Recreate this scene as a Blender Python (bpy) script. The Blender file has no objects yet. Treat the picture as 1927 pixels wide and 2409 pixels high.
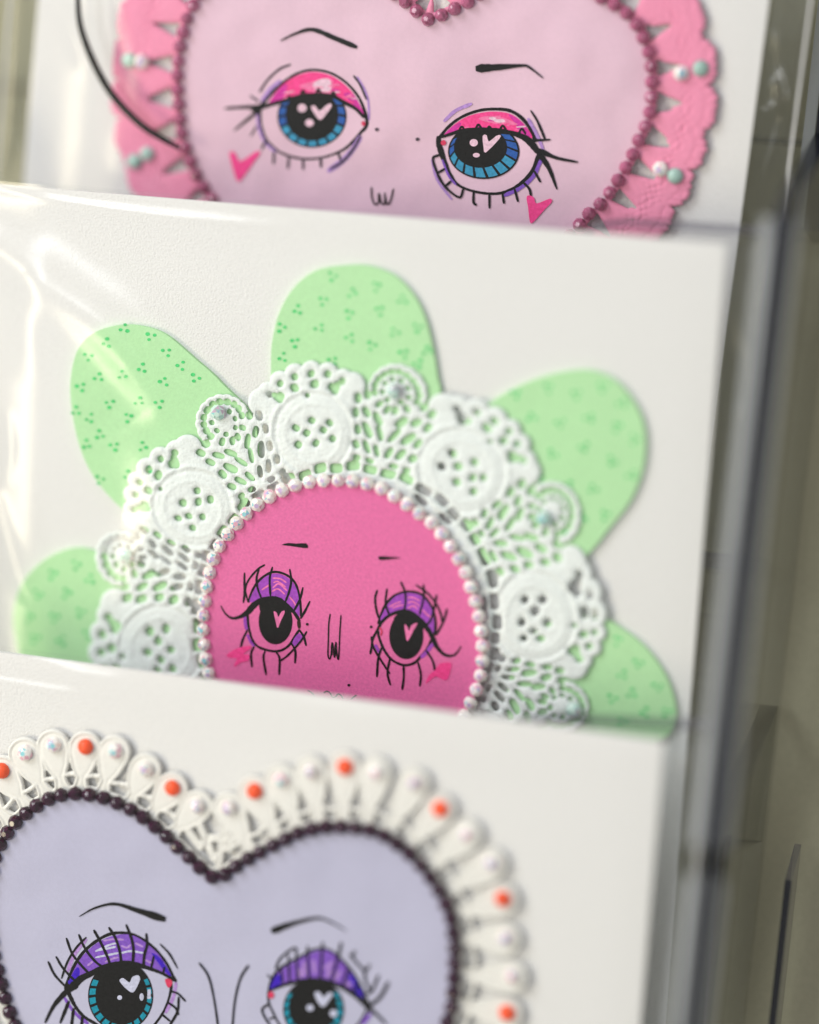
import bpy, math, random
import numpy as np
from mathutils import Matrix, Vector
from mathutils.geometry import tessellate_polygon

random.seed(7)
SC = bpy.context.scene
COL = SC.collection
MM = 0.001

# ------------------------------------------------------------------ camera
PITCH, YAW, ROLL = math.radians(10.6), math.radians(15.0), math.radians(3.3)
LEAN = math.radians(14.0)            # the pockets tip their cards forward from the wall
DIST = 0.500
FOCUS = 0.5055
LENS = DIST * 36.0 / 0.178
AX = np.array([1.0, 0.0, 0.0])
AU = np.array([0.0, -math.sin(LEAN), math.cos(LEAN)])
AN = np.array([0.0, -math.cos(LEAN), -math.sin(LEAN)])
O2 = np.array([0.0, -0.033, 1.40])   # a point of the middle card's plane
cb = math.cos(PITCH) * (math.cos(YAW) * AN + math.sin(YAW) * AX) + math.sin(PITCH) * AU
cr0 = math.cos(YAW) * AX - math.sin(YAW) * AN
cu0 = math.cos(PITCH) * AU - math.sin(PITCH) * (math.cos(YAW) * AN + math.sin(YAW) * AX)
cr = math.cos(ROLL) * cr0 + math.sin(ROLL) * cu0
cu = -math.sin(ROLL) * cr0 + math.cos(ROLL) * cu0
CAM = O2 + cb * DIST
cam = bpy.data.cameras.new('camera')
camo = bpy.data.objects.new('camera', cam)
COL.objects.link(camo)
camo.matrix_world = Matrix(((cr[0], cu[0], cb[0], CAM[0]), (cr[1], cu[1], cb[1], CAM[1]),
                            (cr[2], cu[2], cb[2], CAM[2]), (0, 0, 0, 1)))
cam.sensor_fit = 'VERTICAL'
cam.sensor_height = 36.0
cam.sensor_width = 36.0 * 1927 / 2409
cam.lens = LENS
cam.clip_start = 0.01
cam.clip_end = 50
cam.dof.use_dof = True
cam.dof.focus_distance = FOCUS
cam.dof.aperture_fstop = LENS / 50.0
SC.camera = camo

# ------------------------------------------------------------------ world and lamps
w = bpy.data.worlds.new('World')
SC.world = w
w.use_nodes = True
bg = w.node_tree.nodes['Background']
bg.inputs[0].default_value = (1.0, 0.99, 0.985, 1)
bg.inputs[1].default_value = 0.43


def area(name, left, up, dist, size, power, color, sy=None):
    """an area lamp aimed at the middle card; angles are measured from the card's normal"""
    l, u = math.radians(left), math.radians(up)
    d = math.cos(u) * (math.cos(l) * AN - math.sin(l) * AX) + math.sin(u) * AU
    L = bpy.data.lights.new(name, 'AREA')
    L.energy, L.color = power, color
    L.shape = 'RECTANGLE'
    L.size, L.size_y = size, sy or size
    o = bpy.data.objects.new(name, L)
    COL.objects.link(o)
    o.location = Vector(O2 + d * dist)
    o.rotation_euler = Vector(d).to_track_quat('Z', 'Y').to_euler()
    return o


area('window_light', 52, 34, 2.2, 0.80, 31.0, (0.985, 0.99, 1.0), 1.1)
area('warm_glare_light', 43, -9, 0.9, 0.13, 3.1, (1.0, 0.88, 0.62), 0.42)  # added warm strip with no known source, angled so sleeve creases show yellow glare
area('crease_glint_light', 23, 17, 1.1, 0.16, 2.0, (0.95, 0.98, 1.0), 0.32)  # added light, not a real fitting; makes white glints on the top creases

SC.view_settings.view_transform = 'Standard'
SC.view_settings.look = 'None'
SC.view_settings.exposure = 0.0
SC.view_settings.gamma = 1.0
SC.view_settings.use_curve_mapping = False
SC.render.engine = 'CYCLES'
SC.cycles.max_bounces = 12
SC.cycles.transparent_max_bounces = 40
SC.cycles.use_denoising = True
SC.cycles.sample_clamp_indirect = 6.0

# ------------------------------------------------------------------ picture measurements -> places
K = 36.0 / 2409.0 / LENS


def ray(px, py):
    return -cb + cr * ((px - 963.5) * K) - cu * ((py - 1204.5) * K)


def on_plane(px, py, p0, n):
    d = ray(px, py)
    t = np.dot(p0 - CAM, n) / np.dot(d, n)
    return CAM + d * t


def project(P):
    v = P - CAM
    dz = -(v @ cb)
    return 963.5 + (v @ cr) / dz / K, 1204.5 - (v @ cu) / dz / K


def offplane(px, py, off):
    """world point seen at a pixel on the plane parallel to the cards, off metres nearer than the middle card"""
    return on_plane(px, py, O2 + AN * off, AN)


# ------------------------------------------------------------------ materials
def new_mat(name):
    m = bpy.data.materials.new(name)
    m.use_nodes = True
    return m, m.node_tree.nodes, m.node_tree.links, m.node_tree.nodes['Principled BSDF']


def srgb(r, g, b):
    f = lambda c: c / 12.92 if c <= 0.04045 else ((c + 0.055) / 1.055) ** 2.4
    return (f(r / 255), f(g / 255), f(b / 255), 1)


def paper(name, col, rough=0.85, grain=3500, bump=0.00004, wave=0.0, mottle=0.06, wscale=60, spec=0.25):
    m, N, L, P = new_mat(name)
    tc = N.new('ShaderNodeTexCoord')
    n1 = N.new('ShaderNodeTexNoise')
    n1.inputs['Scale'].default_value = grain
    n1.inputs['Detail'].default_value = 3
    L.new(tc.outputs['Object'], n1.inputs['Vector'])
    b1 = N.new('ShaderNodeBump')
    b1.inputs['Strength'].default_value = 1.0
    b1.inputs['Distance'].default_value = bump
    L.new(n1.outputs['Fac'], b1.inputs['Height'])
    n2 = N.new('ShaderNodeTexNoise')
    n2.inputs['Scale'].default_value = wscale
    n2.inputs['Detail'].default_value = 2
    L.new(tc.outputs['Object'], n2.inputs['Vector'])
    if wave:
        b2 = N.new('ShaderNodeBump')
        b2.inputs['Strength'].default_value = 1.0
        b2.inputs['Distance'].default_value = wave
        L.new(n2.outputs['Fac'], b2.inputs['Height'])
        L.new(b2.outputs['Normal'], b1.inputs['Normal'])
    L.new(b1.outputs['Normal'], P.inputs['Normal'])
    n3 = N.new('ShaderNodeTexNoise')
    n3.inputs['Scale'].default_value = grain * 0.55
    n3.inputs['Detail'].default_value = 4
    L.new(tc.outputs['Object'], n3.inputs['Vector'])
    mr = N.new('ShaderNodeMapRange')
    mr.inputs[1].default_value, mr.inputs[2].default_value = 0.3, 0.7
    mr.inputs[3].default_value, mr.inputs[4].default_value = 1 - mottle, 1 + mottle
    L.new(n3.outputs['Fac'], mr.inputs[0])
    mx = N.new('ShaderNodeMix')
    mx.data_type = 'RGBA'
    mx.blend_type = 'MULTIPLY'
    mx.inputs['Factor'].default_value = 1.0
    mx.inputs['A'].default_value = col
    L.new(mr.outputs[0], mx.inputs['B'])
    L.new(mx.outputs['Result'], P.inputs['Base Color'])
    P.inputs['Roughness'].default_value = rough
    P.inputs['Specular IOR Level'].default_value = spec
    return m


def ink(name, col, rough=0.6):
    m, N, L, P = new_mat(name)
    tc = N.new('ShaderNodeTexCoord')
    n = N.new('ShaderNodeTexNoise')
    n.inputs['Scale'].default_value = 1800
    n.inputs['Detail'].default_value = 3
    L.new(tc.outputs['Object'], n.inputs['Vector'])
    r = N.new('ShaderNodeValToRGB')
    r.color_ramp.elements[0].position, r.color_ramp.elements[1].position = 0.3, 0.75
    r.color_ramp.elements[0].color = tuple(c * 0.8 for c in col[:3]) + (1,)
    r.color_ramp.elements[1].color = tuple(min(1, c * 1.2 + 0.004) for c in col[:3]) + (1,)
    L.new(n.outputs['Fac'], r.inputs[0])
    L.new(r.outputs[0], P.inputs['Base Color'])
    P.inputs['Roughness'].default_value = rough
    P.inputs['Specular IOR Level'].default_value = 0.08
    return m


def gem(name, col, rough=0.12, coat=0.5, spec=0.5):
    m, N, L, P = new_mat(name)
    oi = N.new('ShaderNodeObjectInfo')
    mr = N.new('ShaderNodeMapRange')
    mr.inputs[3].default_value, mr.inputs[4].default_value = 0.88, 1.08
    L.new(oi.outputs['Random'], mr.inputs[0])
    mx = N.new('ShaderNodeMix')
    mx.data_type = 'RGBA'
    mx.blend_type = 'MULTIPLY'
    mx.inputs['Factor'].default_value = 1.0
    mx.inputs['A'].default_value = col
    L.new(mr.outputs[0], mx.inputs['B'])
    L.new(mx.outputs['Result'], P.inputs['Base Color'])
    P.inputs['Roughness'].default_value = rough
    P.inputs['Specular IOR Level'].default_value = spec
    P.inputs['Coat Weight'].default_value = coat
    P.inputs['Coat Roughness'].default_value = 0.05
    return m


def clear(name, tint=(0.97, 0.975, 0.97), rough=0.08, ior=1.45, edge=None, opacity=0.0, bump=0.0):
    m, N, L, P = new_mat(name)
    N.remove(P)
    out = N['Material Output']
    t = N.new('ShaderNodeBsdfTransparent')
    t.inputs[0].default_value = tint + (1,)
    g = N.new('ShaderNodeBsdfGlossy')
    g.inputs['Roughness'].default_value = rough
    f = N.new('ShaderNodeLayerWeight')          # the same reflectance from both sides of a thin sheet
    f.inputs['Blend'].default_value = 0.5
    pw = N.new('ShaderNodeMath')
    pw.operation = 'POWER'
    pw.inputs[1].default_value = 5.0
    L.new(f.outputs['Facing'], pw.inputs[0])
    f0 = ((ior - 1) / (ior + 1)) ** 2
    ma = N.new('ShaderNodeMath')
    ma.operation = 'MULTIPLY_ADD'
    ma.inputs[1].default_value, ma.inputs[2].default_value = 1 - f0, f0
    L.new(pw.outputs[0], ma.inputs[0])
    if bump:
        tc = N.new('ShaderNodeTexCoord')
        n = N.new('ShaderNodeTexNoise')
        n.inputs['Scale'].default_value = 130
        n.inputs['Detail'].default_value = 2
        L.new(tc.outputs['Object'], n.inputs['Vector'])
        b = N.new('ShaderNodeBump')
        b.inputs['Distance'].default_value = bump
        b.inputs['Strength'].default_value = 1
        L.new(n.outputs['Fac'], b.inputs['Height'])
        L.new(b.outputs[0], g.inputs['Normal'])
        L.new(b.outputs[0], f.inputs['Normal'])
    x = N.new('ShaderNodeMixShader')
    L.new(ma.outputs[0], x.inputs[0])
    L.new(t.outputs[0], x.inputs[1])
    L.new(g.outputs[0], x.inputs[2])
    last = x
    if edge:
        p = N.new('ShaderNodeBsdfPrincipled')
        p.inputs['Base Color'].default_value = edge
        p.inputs['Roughness'].default_value = 0.2
        y = N.new('ShaderNodeMixShader')
        y.inputs[0].default_value = opacity
        L.new(x.outputs[0], y.inputs[1])
        L.new(p.outputs[0], y.inputs[2])
        last = y
    L.new(last.outputs[0], out.inputs[0])
    return m


M = {}
M['card'] = paper('card_stock', (0.795, 0.79, 0.782, 1), grain=2400, bump=0.00014, mottle=0.02, wave=0.0008, wscale=12)
M['green'] = paper('green_paper', srgb(184, 230, 176), grain=3200, bump=0.00007, mottle=0.035, wave=0.0008, wscale=45)
M['doily'] = paper('white_doily', (0.83, 0.88, 0.865, 1), grain=2800, bump=0.00014, mottle=0.05, wave=0.0002, wscale=900)
M['pinkface'] = paper('pink_paper', srgb(228, 112, 168), grain=3800, bump=0.00004, mottle=0.09)
M['heartpink'] = paper('pale_pink_paper', srgb(226, 192, 210), grain=3000, bump=0.00002, wave=0.0035, wscale=38, mottle=0.02)
M['lavender'] = paper('lavender_paper', srgb(188, 187, 211), grain=3000, bump=0.00003, wave=0.002, wscale=35, mottle=0.02)
M['pinkdoily'] = paper('pink_doily', srgb(240, 150, 182), grain=2500, bump=0.00006, mottle=0.04)
M['creamdoily'] = paper('cream_doily', (0.83, 0.82, 0.78, 1), grain=2500, bump=0.00005, mottle=0.02)
M['wall'] = paper('olive_wall', (0.45, 0.43, 0.30, 1), rough=0.6, grain=1500, bump=0.00003, mottle=0.04)
M['black'] = ink('black_ink', (0.006, 0.006, 0.006, 1))
M['greyink'] = ink('grey_ink', (0.06, 0.045, 0.06, 1))
M['brownink'] = ink('brown_ink', (0.035, 0.012, 0.006, 1))
M['hotpink'] = ink('hot_pink_marker', srgb(255, 72, 146))
M['palehot'] = ink('pale_hot_pink', srgb(246, 120, 170))
M['magenta'] = ink('magenta_marker', srgb(212, 52, 160))
M['purple'] = ink('purple_marker', srgb(160, 72, 186))
M['violet'] = ink('violet_marker', srgb(128, 84, 190))
M['lilac'] = ink('lilac_marker', srgb(176, 138, 205))
M['deepviolet'] = ink('deep_violet_marker', srgb(62, 24, 186))
M['blue'] = ink('blue_marker', srgb(44, 92, 170))
M['cyan'] = ink('cyan_marker', srgb(60, 150, 190))
M['teal'] = ink('teal_marker', srgb(20, 142, 168))
M['red'] = ink('red_marker', srgb(214, 60, 96))
M['dots'] = ink('green_marker', srgb(82, 208, 122))
M['bare_p'] = ink('bare_pale_pink', srgb(232, 196, 214))
M['bare_f'] = ink('bare_pink', srgb(236, 122, 176))
M['bare_l'] = ink('bare_lavender', srgb(196, 198, 222))
PEARL = [gem('pearl_white', srgb(250, 246, 242)), gem('pearl_cream', srgb(250, 238, 230)), gem('pearl_lilac', srgb(206, 182, 222)), gem('pearl_aqua', srgb(142, 206, 214)),
         gem('pearl_pink', srgb(236, 178, 196)), gem('pearl_blue', srgb(160, 178, 218))]
MINTY = [gem('mint_pale', srgb(206, 232, 222)), gem('mint_mid', srgb(172, 214, 204)), gem('mint_grey', srgb(160, 190, 182)), gem('mint_aqua', srgb(130, 206, 206)),
         gem('mint_mauve', srgb(196, 168, 190)), gem('mint_blue', srgb(150, 190, 206))]
M['mint'] = gem('mint_dome', srgb(172, 208, 198), rough=0.35, coat=0.2)
M['orange'] = gem('orange_dome', srgb(255, 92, 48), rough=0.4, coat=0.1, spec=0.3)
MAROON = [gem('maroon_a', srgb(46, 5, 36), 0.05, 0.25, 0.4), gem('maroon_b', srgb(34, 3, 28), 0.05, 0.25, 0.4), gem('maroon_c', srgb(62, 8, 48), 0.05, 0.25, 0.4)]
ROSE = [gem('rose_a', srgb(174, 88, 124), 0.22, 0.4), gem('rose_b', srgb(156, 76, 110), 0.22, 0.4), gem('rose_c', srgb(188, 106, 142), 0.22, 0.4)]
M['film'] = clear('clear_film', (0.985, 0.99, 0.99), rough=0.19, ior=1.48, bump=0.00006)
M['seam'] = clear('film_seam', (0.9, 0.9, 0.9), rough=0.25, ior=1.5, edge=(0.85, 0.85, 0.85, 1), opacity=0.65)
M['fold'] = clear('film_fold_dark', (0.2, 0.22, 0.2), rough=0.12, ior=1.5, edge=(0.008, 0.01, 0.012, 1), opacity=0.8)  # dark reflection in the film's fold, put into the colour
M['acryl'] = clear('clear_acrylic', (0.985, 0.988, 0.985), rough=0.03, ior=1.49)
M['acryl_edge'] = clear('acrylic_edge', (0.5, 0.52, 0.56), rough=0.1, ior=1.49, edge=(0.010, 0.011, 0.020, 1), opacity=0.88)
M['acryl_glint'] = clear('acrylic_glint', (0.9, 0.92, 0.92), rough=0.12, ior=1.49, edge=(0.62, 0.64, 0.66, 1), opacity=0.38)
M['acryl_lip'] = clear('acrylic_lip', (0.72, 0.72, 0.76), rough=0.1, ior=1.49, edge=(0.16, 0.15, 0.18, 1), opacity=0.28)


# ------------------------------------------------------------------ object helpers
def link(name, verts, faces, mats, parent=None, fmat=None, smooth=False):
    me = bpy.data.meshes.new(name)
    me.from_pydata([tuple(v) for v in verts], [], [tuple(f) for f in faces])
    for m in (mats if isinstance(mats, (list, tuple)) else [mats]):
        me.materials.append(m)
    if fmat is not None:
        me.polygons.foreach_set('material_index', fmat)
    if smooth:
        me.polygons.foreach_set('use_smooth', [True] * len(me.polygons))
    me.update()
    o = bpy.data.objects.new(name, me)
    COL.objects.link(o)
    if parent:
        o.parent = parent
    return o


def inst(name, me, parent, loc, rz=0.0, sc=1.0):
    me = random.choice(me)
    o = bpy.data.objects.new(name, me)
    COL.objects.link(o)
    o.parent = parent
    o.location = loc
    o.rotation_euler = (random.uniform(-0.16, 0.16), random.uniform(-0.16, 0.16), rz)
    o.scale = (sc, sc, sc)
    return o


def catmull(pts, n=6, closed=False):
    p = [np.array(q, float) for q in pts]
    m = len(p)
    if m < 3 and not closed:
        return [p[0] + (p[-1] - p[0]) * i / n for i in range(n + 1)]
    out = []
    for i in range(m if closed else m - 1):
        p0 = p[(i - 1) % m] if (closed or i > 0) else 2 * p[0] - p[1]
        p1, p2 = p[i], p[(i + 1) % m]
        p3 = p[(i + 2) % m] if (closed or i + 2 < m) else 2 * p[-1] - p[-2]
        for j in range(n):
            t = j / n
            out.append(0.5 * (2 * p1 + (p2 - p0) * t + (2 * p0 - 5 * p1 + 4 * p2 - p3) * t * t + (3 * p1 - p0 - 3 * p2 + p3) * t ** 3))
    if not closed:
        out.append(p[-1])
    return out


def resample(path, step, closed=False):
    p = [np.array(q, float) for q in path]
    if closed:
        p.append(p[0])
    seg = [np.linalg.norm(b - a) for a, b in zip(p, p[1:])]
    tot = sum(seg)
    n = max(1, round(tot / step))
    out, i, acc = [], 0, 0.0
    for k in range(n if closed else n + 1):
        t = tot * k / n
        while i < len(seg) - 1 and acc + seg[i] < t:
            acc += seg[i]
            i += 1
        out.append(p[i] + (p[i + 1] - p[i]) * ((t - acc) / max(seg[i], 1e-9)))
    return out


class Card:
    """a greeting card: local x to its right, y up along it, z out of its face; the origin is the middle of its bottom edge"""

    def __init__(s, name, label, off, corner, rot, W, H):
        s.W, s.H, s.off = W, H, off
        a = math.radians(rot)
        s.x = AX * math.cos(a) - AU * math.sin(a)
        s.y = AX * math.sin(a) + AU * math.cos(a)
        s.org = offplane(corner[0], corner[1], off) - s.x * (W / 2) - s.y * H
        s.obj = bpy.data.objects.new(name, None)
        s.obj.empty_display_size = 0.01
        COL.objects.link(s.obj)
        m = Matrix.Identity(4)
        for i in range(3):
            m[i][0], m[i][1], m[i][2], m[i][3] = s.x[i], s.y[i], AN[i], s.org[i]
        s.mat = m
        s.obj.matrix_world = m
        s.obj['label'] = label
        s.obj['category'] = 'greeting card'
        s.obj['group'] = 'handmade face cards in the rack'

    def loc(s, px, py, z=0.0):
        v = on_plane(px, py, s.org + AN * z, AN) - s.org
        return np.array([v @ s.x, v @ s.y])

    def pix(s, X, Y, z=0.0):
        P = s.org + X[..., None] * s.x + Y[..., None] * s.y + AN * z
        return project(P)


def prism(name, card, pts, z0, z1, mat, parent=None, bevel=0.0):
    """cut paper: a flat outline (local metres) with thickness"""
    n = len(pts)
    tris = tessellate_polygon([[Vector((p[0], p[1], 0)) for p in pts]])
    V = [(p[0], p[1], z1) for p in pts] + [(p[0], p[1], z0) for p in pts]
    F = []
    for t in tris:
        a, b, c = [pts[i] for i in t]
        ccw = (b[0] - a[0]) * (c[1] - a[1]) - (b[1] - a[1]) * (c[0] - a[0]) > 0
        t = tuple(t) if ccw else tuple(reversed(t))
        F.append(t)
        F.append(tuple(i + n for i in reversed(t)))
    area2 = sum(pts[i][0] * pts[(i + 1) % n][1] - pts[(i + 1) % n][0] * pts[i][1] for i in range(n))
    for i in range(n):
        j = (i + 1) % n
        F.append((i, i + n, j + n, j) if area2 > 0 else (j, j + n, i + n, i))
    return link(name, V, F, mat, parent or card.obj)


class Ink:
    """pen and marker strokes lying on a paper face; every stroke a hair above the one before"""
    lift = {}

    def __init__(s, card, z):
        s.card, s.z = card, z
        s.n = 0

    def begin(s):
        s.V, s.F, s.FM, s.mats = [], [], [], []

    def mi(s, mat):
        if mat not in s.mats:
            s.mats.append(mat)
        return s.mats.index(mat)

    def zz(s):
        s.n += 1
        return s.z + 0.00002 + s.n * 0.0000012

    def P(s, crop, q):
        return s.card.loc(crop[0] + q[0] / crop[2], crop[1] + q[1] / crop[2], s.z)

    def stroke(s, crop, pts, wd, mat='black', n=6):
        """wd: width in crop pixels, one number or one per point"""
        k = len(pts)
        if isinstance(wd, (int, float)):
            wd = [wd] * k
        elif len(wd) != k:
            wd = [wd[0] + (wd[-1] - wd[0]) * i / (k - 1) for i in range(k)]
        q = catmull([(p[0], p[1], ww) for p, ww in zip(pts, wd)], n)
        L = [s.P(crop, c) for c in q]
        hw = [max(c[2], 1.0) * 0.5 / crop[2] * 0.0739 * MM * random.uniform(0.9, 1.1) for c in q]
        z = s.zz()
        b = len(s.V)
        m = len(L)
        for i in range(m):
            d = L[min(i + 1, m - 1)] - L[max(i - 1, 0)]
            d = d / (np.linalg.norm(d) + 1e-12)
            t = np.array([-d[1], d[0]])
            e = np.zeros(2)
            if i == 0:
                e = -d * hw[i] * 0.5
            if i == m - 1:
                e = d * hw[i] * 0.5
            s.V += [(*(L[i] + t * hw[i] * (0.6 if i in (0, m - 1) else 1) + e), z), (*(L[i] - t * hw[i] * (0.6 if i in (0, m - 1) else 1) + e), z)]
        for i in range(m - 1):
            s.F.append((b + 2 * i, b + 2 * i + 1, b + 2 * i + 3, b + 2 * i + 2))
            s.FM.append(s.mi(mat))

    def fill(s, crop, pts, mat, n=4, smooth=True):
        q = catmull(pts, n, True) if smooth else [np.array(p, float) for p in pts]
        L = [s.P(crop, c) for c in q]
        z = s.zz()
        b = len(s.V)
        s.V += [(l[0], l[1], z) for l in L]
        for t in tessellate_polygon([[Vector((l[0], l[1], 0)) for l in L]]):
            a, bb, c = [L[i] for i in t]
            ccw = (bb[0] - a[0]) * (c[1] - a[1]) - (bb[1] - a[1]) * (c[0] - a[0]) > 0
            t = tuple(t) if ccw else tuple(reversed(t))
            s.F.append(tuple(b + i for i in t))
            s.FM.append(s.mi(mat))

    def ell(s, crop, c, rx, ry, mat, top=None, n=40):
        pts = []
        for i in range(n):
            a = 2 * math.pi * i / n
            x, y = c[0] + rx * math.cos(a), c[1] + ry * math.sin(a)
            if top is not None:
                y = max(y, np.interp(x, [t[0] for t in top], [t[1] for t in top]))
            pts.append((x, y))
        s.fill(crop, pts, mat, smooth=False)

    def done(s, name, parent=None):
        return link(name, s.V, s.F, [M[m] for m in s.mats], parent or s.card.obj, s.FM)


# beads ---------------------------------------------------------------
def bead_mesh(name, r, h, seg, mats, rings=(0.34, 0.78, 1.2), smooth=False, kind='pearl', seed=0):
    """flat-backed bead: a table facet, two rings of facets and a skirt"""
    rnd = random.Random(seed)
    V, F, fm = [], [], []
    for k, a in enumerate(rings):
        for i in range(seg):
            t = 2 * math.pi * (i + 0.5 * (k % 2)) / seg
            V.append((r * math.sin(a) * math.cos(t), r * math.sin(a) * math.sin(t), h * math.cos(a)))
    for i in range(seg):
        t = 2 * math.pi * (i + 0.5 * (len(rings) % 2)) / seg
        V.append((r * 0.96 * math.cos(t), r * 0.96 * math.sin(t), 0.0))
    F.append(tuple(range(seg)))
    fm.append(rnd.choice([0, 2, 4, 3]) if kind == 'pearl' else 0)
    for k in range(len(rings)):
        for i in range(seg):
            j = (i + 1) % seg
            a, b, c, d = k * seg + i, k * seg + j, (k + 1) * seg + i, (k + 1) * seg + j
            if k % 2 == 0:
                F += [(a, c, b), (b, c, d)]
            else:
                F += [(a, c, d), (a, d, b)]
            for q in range(2):
                if kind == 'pearl':
                    fm.append(rnd.choice([0, 0, 2, 3, 4, 5, 0, 1, 1]) if k == 0 else rnd.choice([0, 0, 1, 0, 0, 0, 1, 0, 4]))
                elif kind == 'cut':
                    fm.append(rnd.randrange(3))
                else:
                    fm.append(0)
    me = bpy.data.meshes.new(name)
    me.from_pydata(V, [], F)
    for m in mats:
        me.materials.append(m)
    me.polygons.foreach_set('material_index', fm)
    if smooth:
        me.polygons.foreach_set('use_smooth', [True] * len(me.polygons))
    me.update()
    return me


A_AB = [bead_mesh('pearl_bead', 1.37 * MM, 1.25 * MM, 6, PEARL, seed=i) for i in range(6)]
A_ABM = [bead_mesh('mint_pearl_bead', 1.5 * MM, 1.25 * MM, 6, MINTY, seed=i) for i in range(3)]
A_ABB = [bead_mesh('big_pearl_bead', 1.5 * MM, 1.3 * MM, 6, PEARL, seed=20 + i) for i in range(6)]
A_MINT = [bead_mesh('mint_bead', 1.5 * MM, 1.15 * MM, 12, [M['mint']], (0.2, 0.5, 0.85, 1.2), True, 'plain')]
A_OR = [bead_mesh('orange_bead', 1.5 * MM, 1.25 * MM, 12, [M['orange']], (0.2, 0.5, 0.85, 1.2), True, 'plain')]
A_MAR = [bead_mesh('maroon_bead', 1.42 * MM, 1.6 * MM, 7, MAROON, kind='cut', seed=i) for i in range(4)]
A_ROSE = [bead_mesh('rose_bead', 1.31 * MM, 1.7 * MM, 7, ROSE, kind='cut', seed=i) for i in range(4)]


# paper lace ----------------------------------------------------------
def lace(name, card, bounds, func, z0, mat, step=0.3 * MM, thick=0.25 * MM, parent=None):
    """punched, embossed paper: func(px, py) -> (signed distance in photo pixels, height in metres); cut with marching squares"""
    (x0, x1), (y0, y1) = bounds
    nx, ny = int((x1 - x0) / step) + 1, int((y1 - y0) / step) + 1
    X, Y = np.meshgrid(x0 + np.arange(nx) * step, y0 + np.arange(ny) * step)
    px, py = card.pix(X, Y, z0)
    D, Hh = func(px, py)
    D = np.where(np.abs(D) < 1e-6, 1e-6, D)
    inside = D > 0
    idx = -np.ones((ny, nx), int)
    idx[inside] = np.arange(inside.sum())
    V = np.stack([X[inside], Y[inside], z0 + Hh[inside]], 1).tolist()
    code = inside[:-1, :-1] * 1 + inside[:-1, 1:] * 2 + inside[1:, 1:] * 4 + inside[1:, :-1] * 8
    full = np.argwhere(code == 15)
    F = [(idx[j, i], idx[j, i + 1], idx[j + 1, i + 1], idx[j + 1, i]) for j, i in full]
    edge = {}

    def cut(a, b):
        k = (a, b) if a < b else (b, a)
        if k not in edge:
            da, db = D[a], D[b]
            t = min(max(da / (da - db), 0.05), 0.95)
            edge[k] = len(V)
            V.append([X[a] + (X[b] - X[a]) * t, Y[a] + (Y[b] - Y[a]) * t, z0])
        return edge[k]
    low = {}

    def down(v):
        if v not in low:
            low[v] = len(V)
            V.append([V[v][0], V[v][1], z0 - thick])
        return low[v]
    for j, i in np.argwhere((code > 0) & (code < 15)):
        cs = [(j, i), (j, i + 1), (j + 1, i + 1), (j + 1, i)]
        ins = [inside[c] for c in cs]
        if (ins[0] and ins[2] and not ins[1] and not ins[3]) or (ins[1] and ins[3] and not ins[0] and not ins[2]):
            for k in range(4):
                if ins[k]:
                    a, b = cut(cs[k], cs[(k + 1) % 4]), cut(cs[k - 1], cs[k])
                    F.append((b, idx[cs[k]], a))
                    F.append((b, a, down(a), down(b)))
            continue
        poly, cuts = [], []
        for k in range(4):
            a, b = cs[k], cs[(k + 1) % 4]
            if inside[a]:
                poly.append(idx[a])
            if inside[a] != inside[b]:
                c = cut(a, b)
                poly.append(c)
                cuts.append((c, inside[a]))
        F.append(tuple(poly))
        if len(cuts) == 2:
            (c0, o0), (c1, o1) = cuts
            out, back = (c0, c1) if o0 else (c1, c0)
            F.append((out, back, down(back), down(out))[::-1])
    return link(name, V, F, mat, parent or card.obj, smooth=True)


def poly_dist(px, py, path, closed=True):
    """distance and arc length to a polyline, and inside test"""
    p = np.array(path, float)
    q = np.roll(p, -1, 0) if closed else p[1:]
    p = p if closed else p[:-1]
    best = np.full(px.shape, 1e9)
    arc = np.zeros(px.shape)
    ins = np.zeros(px.shape, bool)
    s = 0.0
    for a, b in zip(p, q):
        d = b - a
        L = np.hypot(*d)
        t = np.clip(((px - a[0]) * d[0] + (py - a[1]) * d[1]) / (L * L + 1e-9), 0, 1)
        dd = np.hypot(px - a[0] - t * d[0], py - a[1] - t * d[1])
        m = dd < best
        best = np.where(m, dd, best)
        arc = np.where(m, s + t * L, arc)
        s += L
        if closed:
            c = ((a[1] > py) != (b[1] > py)) & (px < (b[0] - a[0]) * (py - a[1]) / (b[1] - a[1] + 1e-12) + a[0])
            ins ^= c
    return best, arc, ins


def hole(px, py, cx, cy, a, b, rot=0.0, pw=2.6):
    """negative inside an oblong hole"""
    c, s = math.cos(math.radians(rot)), math.sin(math.radians(rot))
    u, v = (px - cx) * c + (py - cy) * s, -(px - cx) * s + (py - cy) * c
    k = (np.abs(u / a) ** pw + np.abs(v / b) ** pw) ** (1 / pw)
    return (k - 1) * min(a, b)


def puff(D, h, wpx):
    return h * (1 - np.exp(-np.maximum(D, 0) / wpx))


# ------------------------------------------------------------------ the wall and the acrylic rack
def box_world(name, x0, x1, y0, y1, z0, z1, mat, parent=None):
    V = [(x, y, z) for x in (x0, x1) for y in (y0, y1) for z in (z0, z1)]
    F = [(0, 1, 3, 2), (4, 6, 7, 5), (0, 4, 5, 1), (2, 3, 7, 6), (0, 2, 6, 4), (1, 5, 7, 3)]
    return link(name, V, F, mat, parent)


wall = box_world('wall', -0.6, 0.6, 0.0, 0.04, 0.9, 2.0, M['wall'])
wall['kind'] = 'structure'

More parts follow.
